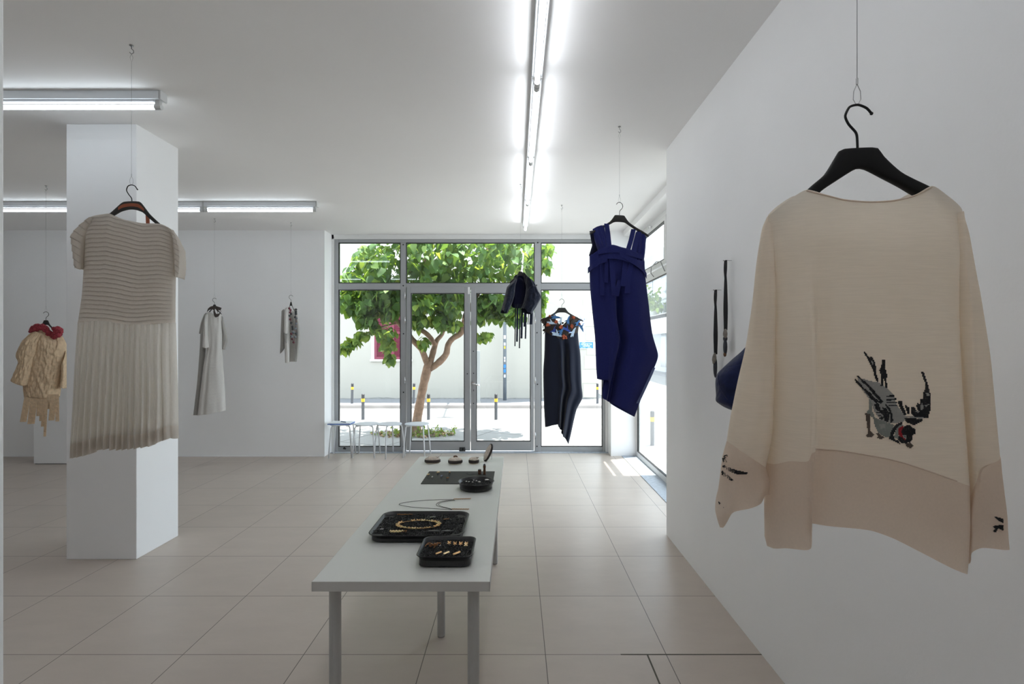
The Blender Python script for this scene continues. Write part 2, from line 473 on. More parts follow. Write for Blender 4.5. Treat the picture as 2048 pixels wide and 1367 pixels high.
# ------------------------------------------------------------------ side window (runs along the right side)
w2 = thing('window_2', None, None, kind='structure')
f = MB(); xa, xb = 1.665, 1.712; ya, yb = 4.2, 7.18
f.box((xa, ya, 0), (xb, yb, .075)); f.box((xa, ya, 2.985), (xb, yb, 3.045))
f.box((xa, yb - .06, .075), (xb, yb, 2.985)); f.box((xa, ya, .075), (xb, ya + .06, 2.985))
f.box((xa, ya + .06, 2.335), (xb, yb - .06, 2.43))
f.box((xa, 5.66, .075), (xb, 5.72, 2.985))
f.build('frame', M['alu_white'], w2, bevel=.004)
g = MB()
for y0_, y1_ in ((5.72, yb - .06), (ya + .06, 5.66)):
    v = MB(); s0, s1, z0_, z1_ = y0_ + .012, y1_ - .012, 2.442, 2.975
    v.box((xa - .012, s0, z0_), (xb - .006, s0 + .05, z1_)); v.box((xa - .012, s1 - .05, z0_), (xb - .006, s1, z1_))
    v.box((xa - .012, s0 + .05, z0_), (xb - .006, s1 - .05, z0_ + .05)); v.box((xa - .012, s0 + .05, z1_ - .05), (xb - .006, s1 - .05, z1_))
    v.build('vent_sash', M['alu_white'], w2, bevel=.003)
    MB().box((1.694, s0 + .05, z0_ + .05), (1.70, s1 - .05, z1_ - .05)).build('glass_pane', M['glass'], w2)
    MB().box((1.694, y0_, .075), (1.70, y1_, 2.335)).build('glass_pane', M['glass'], w2)
    for (za, zb_, sa, sb) in ((.075, 2.335, y0_, y1_), (z0_ + .05, z1_ - .05, s0 + .05, s1 - .05)):
        g.box((1.664 - .012 * (za > 1), sa, za), (1.69, sa + .008, zb_)); g.box((1.664 - .012 * (za > 1), sb - .008, za), (1.69, sb, zb_))
        g.box((1.664 - .012 * (za > 1), sa, za), (1.69, sb, za + .008)); g.box((1.664 - .012 * (za > 1), sa, zb_ - .008), (1.69, sb, zb_))
g.build('gasket', M['gasket'], w2)
MB().tube([(1.66, 6.3, 2.97), (1.63, 6.3, 2.975), (1.625, 6.33, 2.97)], .012, 8).blob((1.635, 6.31, 2.975), (.018, .018, .018)).build('vent_catch', M['chrome'], w2, smooth=True)
MB().tube([(1.66, 6.25, 2.36), (1.62, 6.22, 2.40), (1.62, 6.20, 2.47), (1.625, 6.0, 2.50), (1.62, 5.80, 2.47), (1.66, 5.78, 2.36)], .006, 6).tube([(1.62, 6.2, 2.47), (1.652, 6.18, 2.50)], .005, 6).build('vent_stay', M['wire'], w2, smooth=True)

# ================================================================== OUTSIDE
ZG = -.05
M['pave'] = tile_mat('pale_paving', (.27, .27, .27), (.9, .9), .2, .3, (.10, .10, .10), gw=.022, rough=.8, var=.06, rot=math.radians(24), nscale=2.2, vein=.05)
M['road'] = plain('worn_asphalt', (.25, .25, .247), .9, var=.07, vscale=1.6, bump=.2, bscale=50)
M['kerb'] = plain('kerb_stone', (.30, .275, .265), .85, var=.12, vscale=3)
M['farpave'] = plain('grey_pavement', (.19, .195, .21), .85, var=.10, vscale=4)
M['render'] = plain('cream_render', (.385, .372, .335), .9, var=.035, vscale=.7, bump=.12, bscale=9)
M['shutter'] = plain('wine_red_shutter', (.17, .022, .05), .55)
M['white_trim'] = plain('white_reveal', (.78, .78, .77), .7)
M['bollard'] = plain('dark_grey_post', (.075, .08, .09), .5)
M['bollard_cap'] = plain('black_post_cap', (.035, .035, .04), .5)
M['yellow'] = plain('yellow_band', (.80, .47, .03), .5)
M['lamp_post'] = plain('grey_blue_lamp_post', (.16, .19, .22), .5, var=.1, vscale=8)
M['galv'] = plain('galvanised_steel', (.34, .35, .35), .5, metal=.5)
M['bark'] = plain('brown_bark', (.27, .17, .115), .9, var=.28, vscale=16, bump=.5, bscale=26)
M['sign_blue'] = plain('street_sign_blue', (.03, .19, .55), .4)
M['sign_white'] = plain('sign_white', (.85, .87, .9), .5)
M['far_wall'] = plain('pale_grey_facade', (.55, .58, .62), .9, var=.03, vscale=.5)
M['far_window'] = plain('dark_window_glass', (.16, .19, .22), .15)
M['stain'] = plain('damp_stain', (.24, .24, .23), .9, var=.3, vscale=7)
struct('pavement', MB().box((-14, 7.52, -.4), (1.76, 11.2, ZG)).box((1.76, 2.5, -.4), (3.4, 11.2, ZG)), M['pave'])
struct('road', MB().box((-20, 11.2, -.6), (40, 13.9, -.15)).box((3.4, 2.5, -.6), (14, 11.2, -.15)).box((2.9, 13.9, -.6), (8.0, 70, -.15)), M['road'])
struct('kerb_near', MB().box((-14, 11.2, -.5), (3.52, 11.32, ZG)).box((3.4, 2.5, -.5), (3.52, 11.2, ZG)), M['kerb'])
struct('kerb_far', MB().box((-20, 13.78, -.5), (2.75, 13.93, ZG)), M['kerb'], bevel=.015)
struct('pavement_far', MB().box((-20, 13.93, -.5), (2.75, 15.4, ZG - .002)), M['farpave'])
struct('pavement_side', MB().box((8.0, 13.9, -.5), (16, 70, ZG)), M['farpave'])

# cream building across the street
bl = thing('building', 'cream rendered building across the street with wine red shutters', 'building', (-6, 15.35, ZG))
def WB(px, py, Y=15.35): return ((px - CX) / F * Y, H - (py - CY) / F * Y)
b_ = MB().box((-16, 0, -.3), (8.4, 9, 14.5))
b_.build('wall', M['render'], bl)
wx0, wz0 = WB(749, 718); wx1 = WB(818, 718)[0]; wx0 += 6; wx1 += 6; wz0 -= ZG; wz1 = wz0 + 1.55
mt = MB(); mt.box((wx0 - .09, -.012, wz0 - .05), (wx0, .02, wz1)); mt.box((wx1, -.012, wz0 - .05), (wx1 + .06, .02, wz1)); mt.box((wx0 - .12, -.05, wz0 - .06), (wx1 + .1, .02, wz0)); mt.box((wx0 - .09, -.012, wz1), (wx1 + .06, .02, wz1 + .08))
mt.build('window_surround', M['white_trim'], bl)
mid = (wx0 + wx1) / 2
for a, b in ((wx0, mid - .004), (mid + .004, wx1)):
    s = MB(); q = .075
    s.box((a, -.035, wz0), (a + q, 0, wz1)); s.box((b - q, -.035, wz0), (b, 0, wz1)); s.box((a + q, -.035, wz0), (b - q, 0, wz0 + q)); s.box((a + q, -.035, wz1 - q), (b - q, 0, wz1)); s.box((a + q, -.035, wz0 + .75), (b - q, 0, wz0 + .75 + q))
    n = 34
    for k in range(n):
        z = wz0 + q + (wz1 - wz0 - 2 * q) * (k + .5) / n
        s.obox(((a + b) / 2, -.014, z), (b - a - 2 * q, .004, .036), Matrix.Rotation(math.radians(38), 3, 'X'))
    s.box((a + q, -.004, wz0 + q), (b - q, 0, wz1 - q))
    s.build('shutter', M['shutter'], bl)
random.seed(3)
s = MB(); n = 260
lo_ = [(-13. + 21.3 * k / n, -.004, 0) for k in range(n + 1)]
hi_ = [(p[0], -.004, .012 + .06 * max(0, noise.noise(Vector((p[0] * 1.3, 1, 0))) + .25) * random.uniform(.6, 1.2)) for p in lo_]
s.add(lo_ + hi_ + [(p[0], .002, p[2]) for p in hi_], [(k, k + 1, n + 2 + k, n + 1 + k) for k in range(n)] + [(n + 1 + k, n + 2 + k, 2 * n + 3 + k, 2 * n + 2 + k) for k in range(n)])
s.build('damp_strip', M['stain'], bl)
s = MB()
for k in range(7):
    z = .05 + k * .42; s.box((8.4 - random.uniform(.28, .5), -.012, z), (8.4, .01, z + .38))
s.build('corner_stone', plain('corner_stones', (.62, .57, .50), .9, var=.12, vscale=6), bl)
# faded sticker with blue scribble
sx, sz = WB(1167, 632); s = MB().box((sx + 6 - .16, -.004, sz - ZG - .26), (sx + 6 + .16, 0, sz - ZG + .30))
s.build('paper_patch', plain('old_paper', (.74, .75, .76), .9, var=.1, vscale=12), bl)
s = MB(); gx, gz = sx + 6, sz - ZG - .1
for pts in (((-.12, .12), (-.06, .0), (-.12, -.06)), ((-.08, .03), (.0, -.05)), ((0, -.05), (.03, .05), (.05, -.05), (.09, .05), (.1, -.04)), ((.02, .0), (.14, .04)), ((-.13, -.1), (.06, -.12))):
    s.tube([(gx + a, -.007, gz + b) for a, b in pts], .008, 5)
s.build('blue_scribble', plain('blue_paint', (.12, .2, .45), .7), bl)
# street sign
sg = thing('street_sign', 'blue enamel street name sign with white lettering on the cream wall', 'sign', (WB(1172.5, 690)[0], 15.335, WB(1172.5, 690)[1]))
MB().box((-.215, -.012, -.105), (.215, .012, .105)).build('plate', M['sign_white'], sg, bevel=.004)
MB().box((-.205, -.014, -.095), (.205, -.011, .095)).build('blue_face', M['sign_blue'], sg)
def text(body, size, x, z, parent, name='lettering', mat='sign_white', y=-.0142, align='CENTER'):
    c = bpy.data.curves.new(name, 'FONT'); c.body = body; c.size = size; c.align_x = align; c.align_y = 'CENTER'; c.extrude = .0008
    t = bpy.data.objects.new('tmp', c); COL.objects.link(t)
    bpy.context.view_layer.update()
    me = bpy.data.meshes.new_from_object(t.evaluated_get(bpy.context.evaluated_depsgraph_get()))
    bpy.data.objects.remove(t)
    me.materials.clear(); me.materials.append(M[mat])
    o = bpy.data.objects.new(name, me); link(o, parent)
    o.location = (x, y, z); o.rotation_euler = (math.pi / 2, 0, 0)
    return o
text('ΟΔΟΣ', .034, -.08, .073, sg); text('ΛΕΜΠΕΣΗ', .066, 0, .026, sg); text('LEMPESI', .060, 0, -.028, sg); text('ΤΚ 117 42', .030, -.09, -.078, sg); text('ΑΘΗΝΑ', .030, .09, -.078, sg)

# bollards
def bollard(x, y, label, z=ZG, tilt=0):
    b = thing('bollard', label, 'bollard', (x, y, z), group='street bollards')
    b.rotation_euler = (0, tilt, 0)
    MB().cyl((0, 0, -.02), .034, .40, 16).build('post', M['bollard'], b, smooth=False)
    MB().cyl((0, 0, .38), .036, .07, 16).build('yellow_band', M['yellow'], b)
    MB().cyl((0, 0, .45), .034, .085, 16).cyl((0, 0, .535), .034, .015, 16, .022).build('cap', M['bollard_cap'], b)
    return b
for px, Y, lab, t in ((726, 11.05, 'dark bollard with yellow band on the near kerb, left of the tree trunk', 0), (857, 11.05, 'dark bollard with yellow band just right of the tree trunk', 0),
                      (992, 11.05, 'dark bollard with yellow band seen through the right door leaf', 0), (704, 14.12, 'far bollard with yellow band below the red shuttered window', .02),
                      (827, 14.12, 'far bollard with yellow band half hidden behind the tree trunk', .03), (1195, 14.12, 'far bollard with yellow band near the corner of the cream building', 0),
                      (1304.5, 8.2, 'pale lit bollard seen through the side window', 0)):
    bollard((px - CX) / F * Y, Y, lab, ZG, t)
# street lamp: post, arm and round head (its shadow lies on the road)
lx, ly = (1009.5 - CX) / F * 14.9, 14.95
lp = thing('street_lamp', 'tall grey blue street lamp post with stickers by the cream wall', 'street lamp', (lx, ly, ZG))
MB().cyl((0, 0, 0), .052, 8.2, 16, .04).build('post', M['lamp_post'], lp, smooth=True)
MB().tube([(0, 0, 8.0), (.02, -.1, 8.22), (.10, -.9, 8.32), (.22, -2.2, 8.30)], .035, 8).build('arm', M['lamp_post'], lp, smooth=True)
MB().cyl((.24, -2.36, 8.2), .26, .06, 28).cyl((.24, -2.36, 8.26), .25, .10, 28, .08).build('lamp_head', M['lamp_post'], lp)
random.seed(5)
for z, sc_, mn in ((1.82, .05, 'sign_white'), (1.62, .04, 'sign_white'), (1.52, .035, 'yellow'), (1.22, .03, 'sign_white'), (1.14, .03, 'sign_white'), (.98, .05, 'sign_blue'), (.85, .05, 'sign_blue'), (.70, .04, 'sign_white')):
    MB().box((-sc_ * .6, -.056, z - sc_), (sc_ * .6, -.048, z + sc_)).build('sticker', M[mn], lp)
px_, Yp = 957, 14.3
pp = thing('metal_post', 'short galvanised steel post on the far pavement by the street lamp', 'post', ((px_ - CX) / F * Yp, Yp, ZG))
MB().box((-.045, -.03, 0), (.045, .03, 1.44)).build('upright', M['galv'], pp, bevel=.01)
MB().box((-.06, -.05, 0), (.06, .05, .03)).build('foot_plate', M['galv'], pp)
# drain
dg = thing('drain_grate', 'pale iron drain grate set in the road edge beyond the right pane', 'drain', (1.62, 11.75, -.15))
s = MB().box((-.42, -.14, 0), (.42, -.12, .02)).box((-.42, .12, 0), (.42, .14, .02)).box((-.42, -.12, 0), (-.40, .12, .02)).box((.40, -.12, 0), (.42, .12, .02))
s.build('frame', M['galv'], dg)
s = MB()
for k in range(22): s.box((-.39 + k * .0365, -.12, .002), (-.375 + k * .0365, .12, .018))
s.build('bars', M['galv'], dg)

# unseen slab added above the side window to cut off the sun patch
struct('overhang_slab', MB().box((1.70, 1.5, 3.122), (3.1, 6.33, 3.42)), M['wall'])
# far building along the side street
fb = thing('building', 'pale apartment building down the side street with planted balconies', 'building', (8.8, 20, ZG))
MB().box((0, 0, -.3), (9, 42, 7.0)).build('wall', M['far_wall'], fb)
s = MB()
for z in (3.0, 6.6): s.box((-1.25, 0, z), (0, 42, z + .22))
s.build('overhang_slab', M['white_trim'], fb)
s = MB()
s.box((-1.25, 0, 2.2), (-1.2, 42, 3.2))
s.build('balcony_parapet', M['white_trim'], fb)
for k in range(10):
    y = 1 + k * 4.1
    MB().box((-.03, y, 3.4), (.02, y + 2.2, 5.8)).build('window', M['far_window'], fb)
    MB().box((-.03, y, .3), (.02, y + 2.2, 2.4)).build('window', M['far_window'], fb)
# ================================================================== TREE
def leaf_mat(name, col, tr):
    m = cloth(name, col, transl=tr, rough=.55, var=.0, stretch=(9, 9, 9), bump=0, sheen=0)
    nt = m.node_tree
    for n in nt.nodes:
        if n.type == 'MAP_RANGE': n.inputs[3].default_value, n.inputs[4].default_value = .62, 1.35
        if n.type == 'BSDF_TRANSLUCENT':
            for l in list(n.inputs['Color'].links): nt.links.remove(l)
            n.inputs['Color'].default_value = (min(1, col[0] * 2.2), min(1, col[1] * 1.7), col[2] * .7, 1)
        if n.type == 'BSDF_PRINCIPLED': n.inputs['Specular IOR Level'].default_value = .4
    return m
M['leaf'] = leaf_mat('mulberry_leaf', (.075, .165, .045), .45)
M['leaf2'] = leaf_mat('young_leaf', (.15, .255, .07), .5)
LV = [(0, 0, 0), (0, .5, -.06), (0, 1.02, -.22), (-.34, -.06, .05), (-.50, .32, .07), (-.30, .74, -.06), (.34, -.06, .05), (.50, .32, .07), (.30, .74, -.06)]
LF = [(0, 1, 4, 3), (1, 2, 5, 4), (0, 6, 7, 1), (1, 7, 8, 2)]
def add_leaf(mb, p, size, mi, droop=.6):
    yaw = random.uniform(0, 2 * math.pi); pitch = -random.uniform(.25, 1.75) * droop * 1.25; roll = random.gauss(0, .5)
    Mx = Matrix.Rotation(yaw, 3, 'Z') @ Matrix.Rotation(pitch, 3, 'X') @ Matrix.Rotation(roll, 3, 'Y')
    w = random.uniform(.75, 1.0)
    mb.add([Vector(p) + Mx @ Vector((x * w * size, y * size, z * size)) for x, y, z in LV], LF, mi)
def PW(px, py, Y): return Vector(((px - CX) / F * Y, Y, H - (py - CY) / F * Y))
tr = thing('tree', 'leafy mulberry tree with leaning brown trunk on the pavement outside', 'tree', tuple(PW(833, 868, 9.23)))
T0 = Vector(tr.location)
def br(pts, Y):
    return [PW(a, b, Y + dy) - T0 for a, b, dy in pts]
def limb(name, pts, rs, Y=9.2, n=14):
    P = br(pts, Y)
    # resample smooth
    Q, R_ = [], []
    k = 5
    for i in range(len(P) - 1):
        a = P[max(i - 1, 0)]; b = P[i]; c = P[i + 1]; d = P[min(i + 2, len(P) - 1)]
        for j in range(k):
            t = j / k
            Q.append(.5 * ((2 * b) + (c - a) * t + (2 * a - 5 * b + 4 * c - d) * t * t + (3 * b - a - 3 * c + d) * t ** 3))
            R_.append((rs[i] * (1 - t) + rs[i + 1] * t) * random.uniform(.95, 1.06))
    Q.append(P[-1]); R_.append(rs[-1])
    return MB().tube(Q, R_, n).build(name, M['bark'], tr, smooth=True)
random.seed(11)
limb('trunk', [(831, 872, 0), (834, 840, 0), (841, 800, 0), (848, 765, 0), (856, 732, 0), (858, 722, 0)], [.105, .082, .075, .073, .08, .055])
limb('branch', [(857, 736, 0), (850, 715, 0), (842, 697, -.05), (824, 678, -.1), (812, 660, -.15), (797, 645, -.2), (775, 618, -.3)], [.05, .055, .05, .048, .05, .045, .03])
limb('branch', [(858, 734, 0), (864, 712, .05), (869, 694, .1), (874, 680, .15), (884, 668, .25), (893, 645, .4), (900, 610, .6)], [.05, .055, .05, .042, .036, .03, .02])
limb('branch', [(870, 690, .1), (860, 674, .05), (846, 662, 0), (826, 653, 0), (812, 640, 0), (800, 610, .1)], [.042, .043, .042, .045, .036, .025])
limb('branch', [(860, 738, 0), (878, 724, 0), (892, 708, 0), (896, 690, 0), (905, 677, 0), (922, 665, 0), (927, 648, 0), (932, 625, .1), (948, 615, .1), (962, 604, .1), (975, 580, .2)], [.05, .06, .056, .05, .05, .053, .045, .036, .036, .03, .02])
limb('branch', [(930, 630, .1), (955, 590, .2), (968, 555, .3), (972, 530, .4), (975, 490, .5)], [.036, .034, .032, .028, .018])
limb('branch', [(800, 612, .1), (830, 560, .3), (860, 500, .5), (880, 450, .6)], [.03, .028, .025, .015])
limb('branch', [(797, 645, -.2), (760, 655, -.3), (720, 672, -.4), (690, 690, -.5)], [.02, .014, .01, .007])
fo = MB()
blobs = [  # px, py, rx, ry, n, Y, rY
    (752, 525, 50, 42, 270, 8.9, .7), (860, 500, 75, 50, 340, 9.0, .9), (965, 505, 75, 48, 330, 9.3, .9), (1040, 515, 45, 42, 150, 9.4, .7),
    (850, 550, 60, 30, 190, 9.1, .8), (930, 560, 70, 26, 170, 9.4, .8), (1030, 560, 45, 18, 70, 9.5, .6), (760, 570, 45, 30, 150, 8.8, .6),
    (700, 560, 24, 28, 70, 8.6, .4), (692, 600, 14, 22, 40, 8.5, .3), (722, 610, 30, 26, 100, 8.6, .4), (772, 610, 34, 30, 150, 8.8, .5), (735, 640, 18, 14, 40, 8.5, .3),
    (850, 600, 36, 28, 170, 9.0, .7), (900, 600, 34, 32, 170, 9.3, .7), (880, 640, 24, 16, 60, 9.1, .4), (905, 650, 14, 12, 30, 9.0, .3), (838, 640, 16, 14, 40, 8.9, .3),
    (985, 600, 34, 18, 90, 9.3, .5), (1020, 610, 26, 20, 70, 9.3, .4), (1000, 632, 30, 10, 50, 9.3, .3), (970, 605, 22, 22, 70, 9.3, .4), (968, 672, 20, 11, 34, 9.1, .25), (960, 625, 12, 20, 30, 9.2, .3), (1035, 630, 14, 12, 20, 9.3, .3),
    (1088, 520, 12, 34, 60, 9.3, .3), (1100, 496, 7, 14, 22, 9.3, .2), (1084, 600, 7, 28, 30, 9.3, .2), (1062, 545, 16, 40, 60, 9.4, .4),
    (772, 665, 20, 14, 46, 8.5, .25), (778, 690, 11, 20, 40, 8.5, .2), (780, 716, 9, 10, 20, 8.5, .15),
    (750, 656, 12, 6, 16, 8.6, .2), (725, 668, 14, 7, 22, 8.5, .2), (705, 682, 14, 8, 26, 8.4, .2), (690, 694, 14, 9, 34, 8.4, .2), (847, 684, 9, 12, 18, 9.0, .15),
    (800, 440, 90, 45, 300, 9.1, 1.0), (930, 430, 120, 55, 360, 9.4, 1.1), (860, 370, 110, 50, 260, 9.3, 1.0), (1030, 450, 50, 40, 80, 9.5, .8)]
random.seed(21)
for px, py, rx, ry, n, Y, rY in blobs:
    n = int(n * (.92 if py < 585 else 1.45))
    for k in range(n):
        while True:
            a, b, c = (random.uniform(-1, 1) for _ in range(3))
            if a * a + b * b + c * c < 1: break
        p = PW(px + a * rx, py + b * ry, Y + c * rY) - T0
        yel = random.random() < (.30 if py < 580 else .22) or py > 640 and random.random() < .5
        add_leaf(fo, p, random.uniform(.085, .185) * (.75 if py > 640 else 1), 1 if yel else 0)
fo.build('foliage', [M['leaf'], M['leaf2']], tr, smooth=True)
# dry leaves and weeds at the foot of the tree
random.seed(4)
we = MB()
for k in range(420):
    a = random.uniform(0, 2 * math.pi); r = .55 * math.sqrt(random.random())
    p = Vector((-1.83 + math.cos(a) * r * 1.35, 9.15 + math.sin(a) * r * .6, ZG + .01 + random.uniform(0, .05)))
    add_leaf(we, p, random.uniform(.03, .07), 0 if random.random() < .7 else 1, .3)
for k in range(60):
    a = random.uniform(0, 2 * math.pi); r = random.uniform(.1, .6)
    p = Vector((-1.65 + math.cos(a) * r, 9.15 + math.sin(a) * r * .5, ZG))
    h = random.uniform(.05, .22)
    we.tube([p, p + Vector((random.gauss(0, .02), random.gauss(0, .02), h))], .003, 4, 1)
    for j in range(3): add_leaf(we, p + Vector((random.gauss(0, .015), random.gauss(0, .015), h * random.uniform(.3, 1))), random.uniform(.03, .06), 1)
w_ = we.build('weeds', [plain('dry_leaf', (.32, .22, .13), .9, var=.3, vscale=30), M['leaf2']])
tag(w_, 'dry leaves and weeds scattered round the foot of the street tree', 'weeds', kind='stuff')
# shrubs on the far balconies
sh = MB(); random.seed(9)
def shrub(c, s, n, label):
    mb = MB()
    for k in range(n):
        p = Vector((random.gauss(0, .4) * s[0], random.gauss(0, .4) * s[1], abs(random.gauss(0, .5)) * s[2]))
        add_leaf(mb, p, random.uniform(.18, .38), random.randint(0, 1))
    o = thing('potted_shrub', label, 'plant', c, group='balcony plants')
    mb.build('foliage', [M['leaf'], M['leaf2']], o, smooth=True)
    MB().cyl((0, 0, -.35), .25, .35, 14, .32).build('pot', plain('pale_pot', (.5, .5, .48), .8), o)
shrub((8.2, 31.0, 3.62), (.5, 1.4, 1.2), 120, 'green balcony shrub nearest along the side street building')
shrub((8.2, 36.0, 3.62), (.5, 1.2, 1.0), 110, 'light green balcony shrub farthest down the side street')
# ================================================================== STRIP LIGHTS
def make_strip(L=1.245, tube='tube'):
    t = thing('strip_light', None, 'light')
    MB().box((-.03, -L / 2 + .002, -.052), (.03, L / 2 - .002, 0)).box((-.018, -L / 2 + .04, -.066), (.018, L / 2 - .04, -.052)).build('housing', M['housing'], t, bevel=.004)
    MB().tube([(0, -L / 2 + .042, -.094), (0, L / 2 - .042, -.094)], .0135, 14).build('tube', M[tube], t, smooth=True)
    for s in (-1, 1):
        y = s * (L / 2 - .022)
        MB().box((-.013, y - .014, -.104), (.013, y + .014, -.05)).cyl((0, y, -.094), .001, .001, 6).tube([(0, y - .02 * 1, -.094), (0, y + .02, -.094)], .0165, 14).build('lamp_holder', M['cap'], t, bevel=.002)
        MB().box((-.032, s * L / 2 - .012, -.056), (.032, s * L / 2 + .0, .0)).build('end_cap', M['cap'], t, bevel=.002)
    return t
S0 = make_strip()
SL = make_strip(tube='tube_left')
used = set()
def strip(x, y, rz, label, group):
    src = SL if rz and y > 2 else S0
    o = copy_tree(src) if src.name in used else src
    used.add(src.name)
    o.location = (x, y, CEIL); o.rotation_euler = (0, 0, rz)
    tag(o, label, 'light', group)
ords = ['farthest from the camera, nearest the shopfront', 'second from the shopfront', 'third from the shopfront', 'at the top edge of the view', 'just above the camera, out of the frame', 'first one added unseen behind the camera', 'second one added unseen behind the camera', 'last one added unseen by the rear wall']
for k in range(8):  # the last three are unseen, added to brighten the room from behind
    strip(.12, 6.73 - 1.25 * (k + .5), 0, 'strip light in the row above the table, ' + ords[k], 'strip lights above the table')
for k, lab in enumerate(('strip light crossing above the pleated grey dress, its lit tube ending right of the wire', 'strip light beside the near left wall end, left half of the front row')):
    strip(-2.218 - 1.25 * (k + .5), 3.25, math.pi / 2, lab, 'strip lights left front')
for k, lab in enumerate(('strip light in the back left row, the one nearest the shopfront', 'strip light in the back left row, second from the shopfront beside the column', 'strip light in the back left row, behind the column', 'strip light in the back left row above the tan jacket')):
    strip(-2.205 - 1.25 * (k + .5), 5.74, math.pi / 2, lab, 'strip lights left back')

for ry, rn in ((1.0, 'row left of the camera'),):  # unseen row added to light the surfaces that face the camera
    for k, lab in enumerate(('right end', 'middle', 'left end')):
        strip(-2.218 - 1.25 * (k + .5), ry, math.pi / 2, 'added strip light at the ' + lab + ' of the ' + rn + ', out of frame', 'added strip lights left rear')

# ================================================================== TABLE
TX0, TX1, TY0, TY1, TZ = -.689, -.0895, 1.75, 3.715, .7375
tb = thing('display_table', 'long white table carrying black trays and jewellery', 'table', ((TX0 + TX1) / 2, (TY0 + TY1) / 2, 0))
cx, cy = (TX0 + TX1) / 2, (TY0 + TY1) / 2
MB().box((TX0 - cx, TY0 - cy, TZ - .034), (TX1 - cx, TY1 - cy, TZ)).build('tabletop', M['table'], tb, bevel=.0015)
eb = MB().box((TX0 - cx - .0008, TY0 - cy - .0008, TZ - .0338), (TX1 - cx + .0008, TY0 - cy + .0005, TZ - .0012)).box((TX0 - cx - .0008, TY1 - cy - .0005, TZ - .0338), (TX1 - cx + .0008, TY1 - cy + .0008, TZ - .0012)).box((TX0 - cx - .0008, TY0 - cy - .0008, TZ - .0338), (TX0 - cx + .0005, TY1 - cy + .0008, TZ - .0012)).box((TX1 - cx - .0005, TY0 - cy - .0008, TZ - .0338), (TX1 - cx + .0008, TY1 - cy + .0008, TZ - .0012)).build('shaded_edge', M['table_edge'], tb)
for x, y in ((-.637, 1.825), (-.150, 1.825), (-.637, 3.645), (-.150, 3.645), (-.395, 2.735)):
    l = MB().cyl((0, 0, .008), .0208, TZ - .034 - .008, 24).build('leg', M['table_leg'], tb, smooth=False); l.location = (x - cx, y - cy, 0)
    MB().cyl((0, 0, 0), .019, .009, 20).build('foot', plain('grey_foot', (.25, .24, .23), .6) if 'grey_foot' not in bpy.data.materials else bpy.data.materials['grey_foot'], l)
    MB().cyl((0, 0, TZ - .038), .035, .004, 24).build('mounting_plate', M['table_leg'], l)

def PT(px, py, z=TZ):
    """point on the table plane seen at a photo position"""
    Y = (H - z) * F / (py - CY)
    return Vector(((px - CX) / F * Y, Y, z))

# ------------------------------------------------------------------ trays
def rrect(w, d, r, z, n=6):
    pts = []
    for cxx, cyy, a0 in ((w / 2 - r, d / 2 - r, 0), (-w / 2 + r, d / 2 - r, 90), (-w / 2 + r, -d / 2 + r, 180), (w / 2 - r, -d / 2 + r, 270)):
        for k in range(n + 1):
            a = math.radians(a0 + 90 * k / n)
            pts.append(Vector((cxx + math.cos(a) * r, cyy + math.sin(a) * r, z)))
    return pts
def tray(w, d, h, r, flare, name, label, loc, rz=0, rnd=False):
    t = thing(name, label, 'tray', loc, rz)
    def ring(dw, z, rr):
        if rnd: return [Vector((math.cos(2 * math.pi * k / 48) * (w / 2 + dw), math.sin(2 * math.pi * k / 48) * (w / 2 + dw), z)) for k in range(48)]
        return rrect(w + 2 * dw, d + 2 * dw, rr, z)
    fl = flare
    rings = [ring(-fl - .006, 0, r - .004), ring(-fl, .004, r), ring(-.0015, h - .003, r + .003), ring(.0035, h - .0025, r + .005), ring(.0045, h - .0008, r + .005), ring(.003, h + .0008, r + .005), ring(-.0015, h - .001, r + .002), ring(-fl - .001, .006, r), ring(-fl - .006, .003, r - .004)]
    MB().loft(rings).build('pan', M['tray'], t, smooth=True)
    return t
def grit(name, label, loc, w, d, z, n, rnd=False, r=.02):
    random.seed(len(label))
    mb = MB()
    base = [Vector((math.cos(2 * math.pi * k / 40) * w / 2, math.sin(2 * math.pi * k / 40) * w / 2, z - .002)) for k in range(40)] if rnd else rrect(w, d, r, z - .002)
    mb.loft([[Vector((p.x, p.y, .006)) for p in base], base])
    for k in range(n):
        while True:
            x, y = random.uniform(-.5, .5) * w * .97, random.uniform(-.5, .5) * d * .97
            if not rnd or x * x + y * y < (w * .47) ** 2: break
        if not rnd and abs(x) > w / 2 - r and abs(y) > d / 2 - r: continue
        s = random.uniform(.0016, .0036)
        Mx = Matrix.Rotation(random.uniform(0, 6), 3, 'Z') @ Matrix.Rotation(random.uniform(0, 3), 3, 'X')
        mb.add([Vector((x, y, z)) + Mx @ Vector(q) * s for q in ((1, 0, -.5), (-.6, .8, -.4), (-.5, -.9, -.3), (0, .1, .9))], [(0, 2, 1), (0, 1, 3), (1, 2, 3), (2, 0, 3)])
    o = mb.build(name, M['grit'])
    o.location = loc
    return tag(o, label, 'grit', kind='stuff')

t1 = (-.407, 2.232, TZ)
tray(.384, .302, .034, .045, .012, 'baking_tray', 'large black rectangular tray with a gold necklace on dark grit', t1)
grit('granules', 'black grit filling the large rectangular tray', t1, .371, .289, .0245, 5200, r=.045)
t2 = (-.2575, 1.945, TZ)
tray(.196, .192, .044, .024, .010, 'square_tin', 'small black square tin with rows of tiny gold pieces', t2)
grit('granules', 'black grit filling the small square tin', t2, .186, .182, .0335, 2300, r=.024)
t3 = (-.2225, 2.885, TZ)
tray(.194, .194, .043, .03, .010, 'round_tin', 'black round cake tin holding grit and silver pieces', t3, rnd=True)
grit('granules', 'black grit filling the round tin', t3, .180, .180, .030, 1400, rnd=True)

